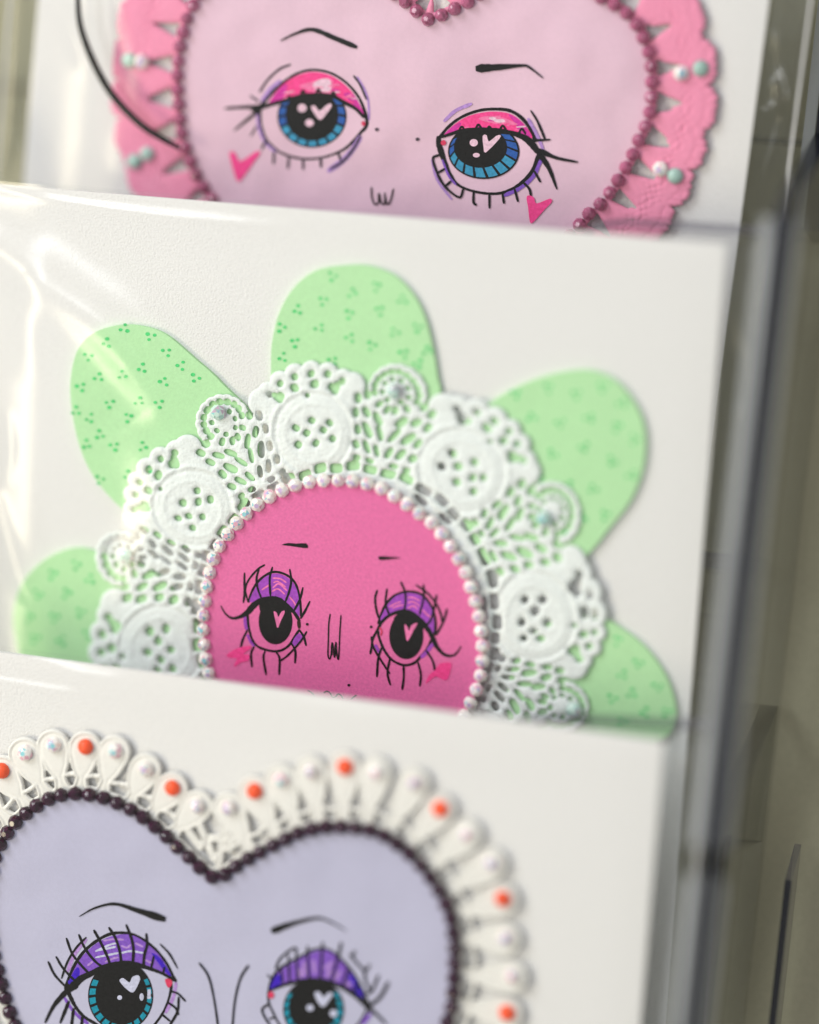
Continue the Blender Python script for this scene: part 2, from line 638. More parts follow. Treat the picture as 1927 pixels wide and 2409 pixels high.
TIER = 0.021                         # each pocket stands this much nearer along the cards' normal than the one above
cards = {}
CW, CH = 133 * MM, 140 * MM
top = cards['top'] = Card('greeting_card', 'pale pink heart face card edged with rose beads and a pink doily', -TIER, (1893, -640), 3.0, CW, CH)
mid = cards['mid'] = Card('greeting_card', 'pink flower face card with green petals, white doily and a ring of pearls', 0.0, (1709, 574), 0.1, CW, CH)
bot = cards['bot'] = Card('greeting_card', 'lavender heart face card edged with dark maroon beads and orange studs', TIER, (1562, 1744), 0.5, CW, CH)

rack = bpy.data.objects.new('card_rack', None)
COL.objects.link(rack)
rack.empty_display_size = 0.02
rack['label'] = 'clear acrylic wall rack with stepped pockets holding the three sleeved cards'
rack['category'] = 'card rack'

FRONT = 0.056
pf = on_plane(1795, 1150, np.array([0, -FRONT, 0]), np.array([0, 1.0, 0]))
XR = pf[0]                            # outer right corner of the side panels
XL = XR - 0.170
THK = 0.0032
ztop = on_plane(1853, 505, np.array([0, -FRONT, 0]), np.array([0, 1.0, 0]))[2]
zbrk = on_plane(1713, 2005, np.array([0, -FRONT, 0]), np.array([0, 1.0, 0]))[2]
PER = ztop - zbrk + 0.004
rack.location = (0.5 * (XL + XR), -0.03, zbrk - PER)
bpy.context.view_layer.update()


def side_panel(x, zt, zb, FRONT=FRONT):
    """a side wall of one pocket: straight front edge, top edge climbing to the wall"""
    prof = [(-0.0045, zt + 0.028), (-FRONT * 0.9, zt + 0.005), (-FRONT, zt), (-FRONT, zb), (-0.0045, zb)]
    n = len(prof)
    V = [(x - THK, y, z) for y, z in prof] + [(x, y, z) for y, z in prof]
    F = [tuple(range(n)), tuple(reversed(range(n, 2 * n)))]
    fm = [0, 0]
    for i in range(n):
        j = (i + 1) % n
        F.append((i, i + n, j + n, j))
        fm.append(1 if i in (0, 1, 2, 3) else 0)
    o = link('side_panel', V, F, [M['acryl'], M['acryl_edge']], None, fm)
    bake(o)
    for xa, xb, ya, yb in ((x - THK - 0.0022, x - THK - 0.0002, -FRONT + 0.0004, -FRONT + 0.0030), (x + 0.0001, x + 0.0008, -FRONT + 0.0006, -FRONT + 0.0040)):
        e = box_world('glint_strip', xa, xb, ya, yb, zb + 0.0003, zt - 0.0006, M['acryl_glint'])  # added pale strip: the polished edge's glint is put into its colour
        bake(e)
    return o


def bake(o):
    o.parent = rack
    o.matrix_parent_inverse = Matrix.Translation(-Vector(rack.location))


for k in (1, 0, -1):
    for x in (XR, XL + THK):
        side_panel(x, ztop + k * PER, zbrk + k * PER, 0.018 if k == 1 else FRONT)
bk = box_world('back_panel', XL, XR, -0.0042, -0.0005, zbrk - PER, ztop + PER + 0.028, M['acryl'])
bake(bk)


def card_world(off, px, py):
    return offplane(px, py, off)


def divider(card, off, ear_px, ear_py, end_py, zlow):
    """front wall of a pocket: parallel to the cards, with a thumb notch; a polished lip runs along its top edge"""
    n0 = off
    xr = XR - THK - 0.0006
    xl = XL + THK + 0.0006
    e = offplane(ear_px, ear_py, n0)
    r = offplane(1800, end_py, n0)
    o = O2 + AN * n0
    uv = lambda P: (P[0], (P - o) @ AU)
    ex, ev = uv(e)
    rx, rv = uv(r)
    rv = ev + (rv - ev) * (xr - ex) / (rx - ex)
    dip = 0.0075
    topline = [(xl, ev - 0.009), (xl + 0.02, ev - 0.009), (xl + 0.026, ev - dip - 0.006), (ex - 0.010, ev - dip - 0.003), (ex - 0.005, ev - 0.0035),
               (ex - 0.002, ev - 0.0010), (ex + 0.003, ev), (ex + 0.02, ev + (rv - ev) * 0.5), (xr, rv)]
    T = 0.0024
    lip = 0.0016
    low = (zlow - o[2]) / AU[2]
    n = len(topline)
    V = []
    for (x, v) in topline:
        for (vv, t) in ((v, T), (v - lip, T), (low, T), (v, 0), (low, 0)):
            V.append(o + AX * (x - o[0]) + AU * vv + AN * t)
    F, fm = [], []
    for i in range(n - 1):
        a, b = i * 5, (i + 1) * 5
        F += [(a + 1, b + 1, b, a), (a + 2, b + 2, b + 1, a + 1), (a, b, b + 3, a + 3), (a + 3, b + 3, b + 4, a + 4), (a + 4, b + 4, b + 2, a + 2)]
        fm += [1, 0, 1, 0, 0]
    F += [(0, 3, 4, 2, 1), ((n - 1) * 5, (n - 1) * 5 + 1, (n - 1) * 5 + 2, (n - 1) * 5 + 4, (n - 1) * 5 + 3)]
    fm += [0, 0]
    ob = link('divider', V, F, [M['acryl'], M['acryl_lip']], None, fm)
    bake(ob)
    return ob


def base_z(card):
    P = [card.org + card.x * s * card.W / 2 - AN * 0.0012 + card.y * -0.0022 for s in (-1, 1)]
    return min(p[2] for p in P)


for c, ear in ((top, (1440, 506, 530)), (mid, (1262, 1668, 1694)), (bot, (1090, 2830, 2850))):
    zb = base_z(c)
    od = O2 + AN * (c.off + 0.0095)
    yf = od[1] - math.sin(LEAN) * (zb - od[2]) / math.cos(LEAN)
    sh = box_world('shelf', XL + THK + 0.0006, XR - THK - 0.0006, yf + 0.0004, -0.0046, zb - 0.003, zb, M['acryl'])
    sh.data.materials.append(M['acryl_lip'])
    sh.data.polygons[2].material_index = 1
    bake(sh)
    divider(c, c.off + 0.0095, ear[0], ear[1], ear[2], zb + 0.0002)

# faint horizontal ribs on the back panel and the slotted hanger near the wall
for (px, py, hh) in ((1740, 1452, 0.0006), (1730, 1592, 0.0012), (1880, 332, 0.0007)):
    P = on_plane(px, py, np.array([0, -0.0046, 0]), np.array([0, 1.0, 0]))
    rb = box_world('rib', XL + 0.004, XR - 0.0036, -0.0060, -0.0043, P[2] - hh, P[2], M['acryl'])
    rb.data.materials.append(M['acryl_edge'])
    for i in (4, 5):
        rb.data.polygons[i].material_index = 1
    bake(rb)
P0 = on_plane(1838, 2040, np.array([0, -0.012, 0]), np.array([0, 1.0, 0]))
P1 = on_plane(1812, 2480, np.array([0, -0.012, 0]), np.array([0, 1.0, 0]))
V, F, fm = [], [], []
prof = [(0.0, 0.0), (0.0030, 0.0046), (0.0030, 0.040), (0.0, 0.044), (-0.0004, 0.044), (-0.0004, 0.0)]
ctr = [P0[0], P0[2]]
hg = [(ctr[0] + 0.0016, -0.0045, ctr[1] + 0.004), (ctr[0] + 0.0016, -0.013, ctr[1] - 0.002), (ctr[0] + 0.0016, -0.013, P1[2]), (ctr[0] + 0.0016, -0.0045, P1[2])]
V = [(x - 0.0006, y, z) for x, y, z in hg] + [(x + 0.0006, y, z) for x, y, z in hg]
F = [(0, 1, 2, 3), (7, 6, 5, 4), (0, 4, 5, 1), (1, 5, 6, 2), (2, 6, 7, 3), (3, 7, 4, 0)]
hgo = link('hanger_slot', V, F, [M['acryl'], M['acryl_lip'], M['acryl_edge']], None, [1, 1, 1, 2, 0, 0])
bake(hgo)


# ------------------------------------------------------------------ card blanks and sleeves
def blank(card, sheets=2):
    W, H = card.W, card.H
    r = 0.0006
    for k in range(sheets):
        z1 = -k * 0.00052
        d = -k * 0.0004
        pts = [(-W / 2 + d, 0), (W / 2 + d, 0), (W / 2 + d, H), (-W / 2 + d, H)]
        prism('card_leaf', card, pts, z1 - 0.00045, z1, M['card'])


for c in cards.values():
    blank(c)


def sleeve(card, label, ridges, bulge=0.0040, mr=7.0 * MM, ml=6.0 * MM, mt=0.8 * MM, res=0.5 * MM):
    """clear film bag: front and back sheets meeting at the side seams, with creases pressed into the front"""
    W, H = card.W, card.H
    x0, x1, y0, y1 = -W / 2 - ml, W / 2 + mr, -1.0 * MM, H + mt
    nx, ny = int((x1 - x0) / res) + 1, int((y1 - y0) / res) + 1
    xs, ys = np.linspace(x0, x1, nx), np.linspace(y0, y1, ny)
    X, Y = np.meshgrid(xs, ys)
    e = np.minimum(np.minimum((X - x0) / (ml + 0.014), (x1 - X) / (mr + 0.014)), 1.0)
    e = np.clip(e, 0, 1)
    e = e * e * (3 - 2 * e)
    et = np.clip((y1 - Y) / 0.030, 0, 1)
    et = et * et * (3 - 2 * et)
    Z = -0.0006 + np.minimum(e * 3.0, 1) * 0.0012 + e * (bulge - 0.0006) * (0.6 + 0.4 * et)
    px, py = card.pix(X, Y, 0.004)
    for path, wd, amp, fade in ridges:
        q = catmull(path, 8)
        d, arc, _ = poly_dist(px, py, [p[:2] for p in q], False)
        tot = sum(np.hypot(*(b[:2] - a[:2])) for a, b in zip(q, q[1:]))
        t = arc / tot
        f = np.ones_like(t)
        if fade:
            f = np.sin(np.clip(t, 0.0, 1.0) * math.pi) ** 0.7 if fade == 'both' else np.clip((1.0 - t) * 2.2, 0, 1)
        Z = Z + amp * MM * np.exp(-(d / wd) ** 2) * f
    V = np.stack([X.ravel(), Y.ravel(), Z.ravel()], 1).tolist()
    F = [(j * nx + i, j * nx + i + 1, (j + 1) * nx + i + 1, (j + 1) * nx + i) for j in range(ny - 1) for i in range(nx - 1)]
    root = bpy.data.objects.new('card_sleeve', None)
    COL.objects.link(root)
    root.empty_display_size = 0.01
    root.matrix_world = card.mat
    root['label'] = label
    root['category'] = 'plastic sleeve'
    root['group'] = 'clear sleeves around the cards'
    link('front_film', V, F, M['film'], root, smooth=True)
    # back sheet
    zb = -0.0014
    xb = [x0, -W / 2 - 0.0005, W / 2 + 0.0005, x1]
    zz = [-0.0007, zb, zb, -0.0007]
    V = [(x, y, z) for y in (y0, y1) for x, z in zip(xb, zz)]
    F = [(0 + i, 4 + i, 5 + i, 1 + i) for i in range(3)]
    link('back_film', V, F, M['film'], root)
    # side seams
    for x in (x0, x1):
        s = 0.00022
        V = [(x - s, y0, -0.0009), (x + s, y0, -0.0009), (x + s, y0, -0.0004), (x - s, y0, -0.0004),
             (x - s, y1, -0.0009), (x + s, y1, -0.0009), (x + s, y1, -0.0004), (x - s, y1, -0.0004)]
        F = [(0, 1, 2, 3), (7, 6, 5, 4), (0, 4, 5, 1), (1, 5, 6, 2), (2, 6, 7, 3), (3, 7, 4, 0)]
        link('seam', V, F, M['seam'], root)
    return root


s_top = sleeve(top, 'clear plastic sleeve with a curled fold, its dark reflection coloured in, around the pale pink heart card', [
    ([(52, -60), (59, 60), (56, 160), (44, 260), (25, 350), (0, 440)], 14, 0.5, None),
    ([(300, -40), (320, 60), (345, 160), (340, 240), (300, 330), (310, 420), (360, 480)], 48, 0.62, None),
    ([(1838, 0), (1835, 130), (1845, 190), (1850, 230), (1830, 300), (1800, 420), (1785, 560)], 14, 0.6, None),
    ([(1846, 205), (1856, 238)], 34, 2.1, None),
    ([(1820, 60), (1826, 110), (1836, 150)], 12, 0.9, 'both'),
    ([(1800, 262), (1830, 245), (1858, 222)], 13, 0.8, None),
    ([(100, -20), (160, 60), (200, 140)], 26, 0.35, None),
])
s_mid = sleeve(mid, 'clear plastic sleeve with pale glare creases around the green petal flower card', [
    ([(-20, 585), (70, 640), (156, 704), (249, 774), (348, 890), (450, 1040), (520, 1150)], 58, 1.28, 'end'),
    ([(60, 640), (75, 760), (90, 900)], 50, 0.45, 'both'),
    ([(-15, 1180), (10, 1260), (52, 1369), (100, 1440), (190, 1540)], 20, 0.34, None),
    ([(-20, 445), (156, 478), (365, 507), (522, 522), (720, 543)], 11, 0.30, 'end'),
    ([(-20, 424), (200, 447), (420, 472)], 10, 0.24, 'end'),
    ([(10, 960), (20, 1060), (5, 1150)], 16, 0.25, 'both'),
    ([(300, 1000), (380, 1130), (360, 1300), (290, 1460)], 75, 1.25, 'both'),
    ([(1790, 560), (1775, 700), (1768, 860), (1755, 1000), (1745, 1150), (1735, 1280)], 14, 1.0, None),
    ([(1725, 950), (1755, 1010), (1790, 1090)], 16, 1.1, 'both'),
    ([(1765, 600), (1735, 760), (1760, 900), (1740, 1100)], 12, 0.8, 'both'),
])
s_bot = sleeve(bot, 'clear plastic sleeve with bright top creases around the lavender heart card', [
    ([(-20, 1536), (100, 1562), (230, 1592), (380, 1612)], 11, 0.34, 'end'),
    ([(-20, 1565), (140, 1585), (330, 1612)], 10, 0.30, 'end'),
    ([(-20, 1605), (120, 1628), (260, 1650)], 11, 0.32, 'end'),
    ([(500, 1640), (850, 1690), (1250, 1760)], 24, 0.55, 'both'),
    ([(1610, 1800), (1590, 1950), (1575, 2150), (1560, 2420)], 14, 0.7, None),
    ([(1620, 1760), (1600, 1850)], 14, 0.7, 'both'),
])


def tube(name, pts, rad, mat, parent, seg=8):
    q = catmull(pts, 8)
    V, F = [], []
    n = len(q)
    for i, p in enumerate(q):
        d = q[min(i + 1, n - 1)] - q[max(i - 1, 0)]
        d = d / np.linalg.norm(d)
        a = np.cross(d, [0, 0, 1.0])
        a /= np.linalg.norm(a)
        b = np.cross(a, d)
        r = rad * (0.35 + 0.65 * math.sin(math.pi * min(max(i / (n - 1), 0.04), 0.96)) ** 0.5)
        for k in range(seg):
            t = 2 * math.pi * k / seg
            V.append(p + a * math.cos(t) * r + b * math.sin(t) * r)
    for i in range(n - 1):
        for k in range(seg):
            l = (k + 1) % seg
            F.append((i * seg + k, i * seg + l, (i + 1) * seg + l, (i + 1) * seg + k))
    F += [tuple(reversed(range(seg))), tuple(range((n - 1) * seg, n * seg))]
    return link(name, V, F, mat, parent, smooth=True)


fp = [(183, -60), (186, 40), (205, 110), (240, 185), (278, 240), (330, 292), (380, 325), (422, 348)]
tube('dark_fold_line', [np.array([*top.loc(x, y, 0.0056), 0.0056]) for x, y in fp], 0.00072, M['fold'], s_top)  # tube added along the curl; its dark colour stands for the fold's reflection

# ------------------------------------------------------------------ middle card
DS = 1.117                           # the overview was read at 1725 px wide
ZP = 0.9 * MM
petals = [
    [(571, 760), (575, 710), (590, 655), (620, 605), (665, 570), (720, 560), (775, 560), (830, 580), (870, 620), (895, 670), (910, 730), (920, 790), (925, 850), (880, 1000), (800, 1100), (680, 1100), (600, 980), (575, 850)],
    [(468, 808), (410, 755), (350, 705), (300, 687), (250, 685), (200, 700), (165, 735), (150, 790), (150, 850), (165, 930), (195, 1000), (250, 1065), (330, 1130), (420, 1150), (520, 1060), (540, 900)],
    [(1020, 858), (1080, 820), (1140, 795), (1200, 782), (1250, 782), (1300, 805), (1340, 855), (1358, 910), (1355, 980), (1330, 1050), (1285, 1110), (1235, 1170), (1150, 1240), (1040, 1200), (960, 1050), (960, 920)],
    [(210, 1165), (160, 1155), (110, 1170), (65, 1205), (40, 1245), (28, 1300), (35, 1355), (50, 1420), (100, 1500), (250, 1540), (400, 1500), (430, 1350), (330, 1210)],
    [(1265, 1305), (1310, 1325), (1360, 1365), (1400, 1420), (1420, 1475), (1422, 1520), (1400, 1553), (1340, 1572), (1200, 1585), (1080, 1550), (1080, 1400), (1160, 1310)],
]
trip = [
    [(700, 582), (741, 617), (792, 604), (681, 634), (628, 652), (735, 662), (800, 655), (848, 632), (672, 690), (622, 722), (737, 712), (783, 728), (832, 700), (880, 690), (592, 690), (596, 752), (700, 760), (880, 765), (900, 740), (850, 745)],
    [(262, 692), (318, 708), (226, 722), (350, 742), (186, 750), (382, 770), (258, 790), (300, 775), (207, 795), (345, 805), (170, 815), (412, 795), (232, 850), (292, 845), (190, 880), (270, 880), (335, 850), (210, 915), (240, 940), (300, 940), (182, 935), (320, 985), (210, 1010), (270, 1000), (160, 865)],
    [(1085, 830), (1155, 818), (1215, 830), (1270, 815), (1310, 850), (1120, 880), (1180, 890), (1240, 880), (1300, 900), (1335, 925), (1090, 935), (1165, 955), (1230, 940), (1290, 970), (1330, 1000), (1135, 1010), (1195, 1020), (1250, 1030), (1160, 1080), (1225, 1090), (1275, 1085), (1190, 1130)],
    [(160, 1190), (110, 1210), (80, 1250), (140, 1250), (190, 1220), (60, 1300), (115, 1300), (170, 1290), (75, 1345), (130, 1350), (185, 1335)],
    [(1300, 1350), (1345, 1395), (1310, 1420), (1385, 1445), (1330, 1460), (1290, 1470), (1360, 1500), (1405, 1500), (1310, 1520)],
]
for outline, dots in zip(petals, trip):
    pl = [mid.loc(p[0] * DS, p[1] * DS, ZP) for p in catmull(outline, 5, True)]
    po = prism('petal', mid, pl, -0.00002, ZP, M['green'])
    I = Ink(mid, ZP)
    I.begin()
    for (x, y) in dots:
        a0 = random.uniform(0, 6.28)
        for k in range(3):
            a = a0 + k * 2.09 + random.uniform(-0.4, 0.4)
            cx, cy = x + 8.2 * math.cos(a), y + 8.2 * math.sin(a)
            r = random.uniform(3.0, 4.2)
            t = random.uniform(0, 3.14)
            I.fill((0, 0, 1 / DS), [(cx + r * math.cos(t + u) * 1.25, cy + r * math.sin(t + u)) for u in (0, 1.05, 2.1, 3.14, 4.2, 5.25)], 'dots', n=2)
    I.done('dot_pattern', po)

# face and its pearls
ring = [(440, 1418), (433, 1385), (430, 1345), (428, 1310), (430, 1280), (435, 1245), (440, 1215), (447, 1185), (462, 1152), (482, 1123), (503, 1098), (527, 1075),
        (552, 1056), (578, 1040), (608, 1027), (640, 1017), (672, 1013), (705, 1011), (738, 1013), (770, 1018), (803, 1028), (832, 1045), (862, 1064), (892, 1088),
        (918, 1108), (942, 1140), (962, 1168), (980, 1200), (992, 1235), (1003, 1270), (1010, 1303), (1015, 1340), (1017, 1378), (1014, 1415), (1005, 1450), (990, 1483),
        (960, 1535), (905, 1592), (820, 1635), (720, 1645), (620, 1625), (530, 1575), (470, 1505)]
# the white paper lace round the face
CX, CY = 815.0, 1455.0
ang_src = np.array([-140, -92, -69, -45, -22, -1.5, 28, 51, 78, 100, 122, 145, 164, 190, 220], float)   # medallions and fans alternate
ang_idx = np.array([0, 1, 1.5, 2, 2.5, 3, 3.5, 4, 4.5, 5, 5.5, 6, 6.5, 7, 7.65])


def ringh(c, rad, angs, a, b, sgn=1):
    """holes on an arc round a motif centre (0, c); angles from outward"""
    return [(rad * math.sin(math.radians(t)), c + rad * math.cos(math.radians(t)), a, b, t) for t in angs]


RM, RF = 443.0, 545.0                # radii of the medallions and of the fans, photo pixels
MH = ringh(RM, 141, (-40, -24, -8, 8, 24, 40), 8.5, 8.5) + ringh(RM, 117, (-33, -12, 12, 33), 10.5, 10) + ringh(RM, 93, (0,), 6, 6)
MH += [(-72, RM + 96, 9, 17, -38), (72, RM + 96, 9, 17, 38)]
MH += [(x, RM + y, 8.8, 8.8, 45) for x, y in ((0, 30), (-42, 17), (42, 17), (-20, 2), (22, 1), (-43, -22), (43, -22), (0, -27))]
MH += [(-32, RM - 116, 17, 8, 8), (32, RM - 116, 17, 8, -8), (-82, RM - 92, 17, 8, 38), (82, RM - 92, 17, 8, -38)]
FH = ringh(RF, 47, (-105, -84, -63, -42, -21, 0, 21, 42, 63, 84, 105), 8.2, 8) + ringh(RF, 28, (-150, -105, -60, -20, 20, 60, 105, 150), 6.5, 6) + ringh(RF, 46, (-170, 170, -140, 140), 7, 10)
for sg in (-1, 1):
    FH += [(sg * 62, RF - 22, 9, 10, 0), (sg * 84, RF - 34, 9, 12, sg * 20), (sg * 25, RF - 68, 8, 17, sg * 38), (sg * 54, RF - 60, 8, 14, sg * 50), (sg * 80, RF - 66, 8, 12, sg * 30), (sg * 15, RF - 100, 6.5, 19, sg * 26), (sg * 45, RF - 100, 9, 20, sg * 36), (sg * 68, RF - 104, 8, 12, sg * 20),
           (sg * 13, RF - 142, 6.5, 15, sg * 20), (sg * 37, RF - 140, 7, 17, sg * 32), (sg * 63, RF - 140, 8, 12, sg * 40), (sg * 26, RF - 172, 10, 7, 0), (sg * 56, RF - 172, 9, 7, 0)]
IH = [((k + 0.5) * 46 / 7 - 23, 353 + (4 if k % 2 else 0)) for k in range(7)]
BMPM = [(146 * math.sin(math.radians(t)), RM + 146 * math.cos(math.radians(t)), 25) for t in (-40, -24, -8, 8, 24, 40)]
BMPM += [(sg * 112, RM + 92, 34) for sg in (-1, 1)] + [(0, RM, 146)]
BMPF = [(48 * math.sin(math.radians(t)), RF + 48 * math.cos(math.radians(t)), 19) for t in range(-105, 106, 21)] + [(0, RF, 52), (0, RF - 50, 60)]
mrr = RM


def doily_mid(px, py):
    dx, dy = px - CX, CY - py
    R = np.hypot(dx, dy)
    A = np.degrees(np.arctan2(dy, dx))
    A = np.where(A < -140, A + 360, A)
    n = np.interp(A, ang_src, ang_idx)
    T = (n - np.round(n)) * 46.0            # degrees from the nearest medallion, evened out

    def st(dph):
        d = T - dph
        d = (d + 23) % 46 - 23
        return np.radians(d)
    sol = 528 - R
    U, Vv = [], []
    for dph in (0.0, 23.0):
        t = st(dph)
        U.append(-R * np.sin(t))
        Vv.append(R * np.cos(t))
    for k, lst in ((0, BMPM), (1, BMPF)):
        for (bx, by, r) in lst:
            sol = np.maximum(sol, r - np.hypot(U[k] - bx, Vv[k] - by))
    rd, _, rin = poly_dist(px, py, np.array(ring)[::2] * DS)
    sol = np.minimum(sol, np.where(rin, -rd, rd) + 16)
    D = sol
    jx = 2.2 * np.sin(px * 0.031 + py * 0.013) + 1.4 * np.sin(py * 0.083 + 2.0)
    jy = 2.2 * np.cos(py * 0.027 - px * 0.017) + 1.4 * np.sin(px * 0.071 + 1.0)
    for k, lst in ((0, MH), (1, FH)):
        for (hx, hy, a, b, rot) in lst:
            D = np.minimum(D, hole(U[k] + jx, -(Vv[k] + jy), hx, -hy, a, b, rot))
    for ph, rr in IH:
        t = st(ph)
        D = np.minimum(D, hole(-R * np.sin(t) + jx, -(R * np.cos(t) + jy), 0, -rr, 16, 11, 0, 4))
    H = puff(D, 0.33 * MM, 3.2)
    m = np.hypot(U[0], Vv[0] - RM)
    H = H + 0.20 * MM * np.exp(-((m - 104) / 5) ** 2) - 0.16 * MM * np.exp(-((m - 93) / 5) ** 2) + 0.12 * MM * np.exp(-((m - 70) / 5) ** 2) * np.clip(D / 8, 0, 1)
    H = H + 0.05 * MM * np.sin(px * 0.9) * np.sin(py * 0.8) * np.clip(1 - np.abs(m - 82) / 12, 0, 1)
    H = H + 0.15 * MM * np.sin(px * 0.013 + 0.5) * np.sin(py * 0.011)
    return D, np.maximum(H, 0.0)


ZD = 1.35 * MM
cl = mid.loc(CX, CY, ZD)
RR = 650 * 0.0745 * MM
lace('doily', mid, ((cl[0] - RR, cl[0] + RR), (max(cl[1] - RR, 0.012), cl[1] + RR)), doily_mid, ZD, M['doily'], step=0.22 * MM, thick=0.16 * MM)

ZF = 2.45 * MM
rl = catmull([mid.loc(x * DS, y * DS, ZF) for x, y in ring], 4, True)
prism('face', mid, rl, 1.15 * MM, ZF, M['pinkface'])
for p in resample(rl, 2.66 * MM, True):
    inst('pearl', A_AB, mid.obj, (p[0], p[1], ZF - 0.00005), random.uniform(0, 6.28), random.uniform(0.95, 1.03))
for k, (x, y) in enumerate(((513, 970), (928, 920), (1280, 1219), (295, 1310), (1352, 1672), (240, 1640))):
    p = mid.loc(x, y, 1.9 * MM)
    inst('pearl', A_ABM, mid.obj, (p[0], p[1], 1.75 * MM), random.uniform(0, 6.28), 1.0)

C3 = (500, 1250, 5.827)
C4 = (700, 1250, 4.107)
I = Ink(mid, ZF)
# left eye of the pink face
I.begin()
I.stroke(C3, [(495, 970), (530, 850), (600, 720), (700, 620), (820, 560), (930, 565), (1050, 620), (1140, 720), (1190, 880), (1210, 1050), (1215, 1180)], 34)
I.stroke(C3, [(480, 1120), (495, 1300), (540, 1470), (610, 1570), (720, 1620), (860, 1645), (970, 1620), (1060, 1550), (1130, 1440), (1190, 1350)], 36)
eye = I.done('eye')
I.begin()
I.fill(C3, [(510, 970), (560, 830), (650, 690), (770, 600), (900, 580), (1040, 640), (1130, 740), (1180, 900), (1190, 1170), (1110, 1080), (1010, 970), (900, 900), (780, 890), (650, 930)], 'purple')
for s in ([(830, 640), (930, 650), (1010, 700)], [(840, 700), (900, 690), (1000, 760)], [(830, 770), (910, 720), (1020, 810)], [(820, 820), (900, 790), (990, 860)], [(680, 800), (740, 760), (770, 740)], [(1060, 900), (1110, 960), (1150, 1030)]):
    I.stroke(C3, s, 22, 'bare_f')
I.stroke(C3, [(445, 1170), (450, 1260), (465, 1340)], 46, 'purple')
I.stroke(C3, [(480, 1420), (515, 1500), (570, 1575)], 36, 'purple')
I.fill(C3, [(1100, 1510), (1180, 1400), (1230, 1450), (1130, 1570)], 'purple')
I.done('eyelid', eye)
I.begin()
I.ell(C3, (865, 1235), 232, 315, 'black')
I.fill(C3, [(640, 1010), (700, 930), (820, 900), (930, 930), (1040, 1020), (1090, 1110), (880, 1200), (690, 1150)], 'black')
I.done('pupil', eye)
I.begin()
I.fill(C3, [(840, 1100), (880, 1115), (905, 1172), (940, 1110), (985, 1085), (985, 1130), (940, 1220), (895, 1325), (868, 1240)], 'bare_f', n=3)
I.done('highlight', eye)
I.begin()
I.stroke(C3, [(115, 1020), (180, 1130), (270, 1190), (380, 1170), (480, 1110), (560, 1020), (660, 950), (800, 915), (920, 940), (1020, 1015), (1110, 1100), (1190, 1220)], [18, 28, 38, 48, 80, 85, 75, 60, 70, 60, 48, 50])
for s in ([(440, 570), (438, 700), (440, 850), (425, 975)], [(715, 460), (620, 520), (500, 660), (450, 790), (470, 900), (492, 970)], [(640, 510), (605, 640), (620, 780), (670, 915)],
          [(822, 490), (785, 650), (795, 885)], [(1060, 520), (1080, 680), (1050, 830), (1000, 965)], [(1240, 770), (1200, 930), (1120, 1085)], [(1335, 960), (1270, 1090), (1210, 1190)],
          [(480, 1350), (410, 1500), (375, 1680)], [(570, 1580), (530, 1680), (542, 1855)], [(720, 1640), (700, 1740), (735, 1960)], [(870, 1650), (920, 1740), (915, 1960)],
          [(1080, 1530), (1135, 1640), (1133, 1800)], [(1190, 1350), (1250, 1440), (1283, 1560)], [(1290, 1375), (1230, 1480), (1120, 1610), (1020, 1710), (930, 1775)]):
    I.stroke(C3, s, [26, 34, 34, 30][:len(s)] if len(s) <= 4 else 28)
I.stroke(C3, [(1182, 1225), (1190, 1320)], 52, 'brownink')
I.done('eyelashes', eye)
# right eye of the pink face
I.begin()
I.stroke(C4, [(780, 890), (800, 830), (850, 710), (940, 620), (1060, 582), (1180, 600), (1260, 670), (1320, 790), (1335, 900), (1325, 1000)], 25)
I.stroke(C4, [(775, 950), (790, 1030), (830, 1130), (890, 1220), (960, 1270), (1040, 1293), (1130, 1270), (1190, 1210), (1250, 1140), (1292, 1050)], 26)
eye = I.done('eye')
I.begin()
I.fill(C4, [(800, 860), (870, 710), (960, 620), (1070, 595), (1190, 620), (1260, 690), (1310, 800), (1315, 980), (1260, 910), (1190, 840), (1090, 775), (1010, 770), (900, 810)], 'purple')
for s in ([(890, 730), (940, 700), (1000, 680)], [(920, 740), (970, 720), (1020, 710)], [(1070, 640), (1120, 640), (1180, 670)], [(1070, 690), (1120, 680), (1180, 720)], [(1070, 740), (1120, 720), (1160, 750)], [(1210, 760), (1250, 800), (1290, 830)]):
    I.stroke(C4, s, 15, 'bare_f')
I.stroke(C4, [(1305, 1090), (1260, 1150), (1200, 1215)], 36, 'purple')
I.stroke(C4, [(755, 1100), (790, 1165)], 30, 'purple')
I.done('eyelid', eye)
I.begin()
I.ell(C4, (1052, 1008), 165, 226, 'black')
I.fill(C4, [(930, 860), (990, 785), (1090, 785), (1190, 860), (1215, 950), (1050, 960)], 'black')
I.done('pupil', eye)
I.begin()
I.fill(C4, [(1035, 900), (1062, 920), (1080, 962), (1100, 910), (1160, 885), (1120, 960), (1065, 1060), (1045, 1000)], 'bare_f', n=3)
I.done('highlight', eye)
I.begin()
I.stroke(C4, [(770, 955), (820, 870), (900, 805), (1000, 775), (1090, 790), (1180, 855), (1260, 945), (1310, 1035), (1350, 1120), (1420, 1190), (1500, 1200), (1550, 1160), (1580, 1108)], [24, 28, 30, 42, 55, 60, 52, 50, 42, 32, 24, 18, 12])
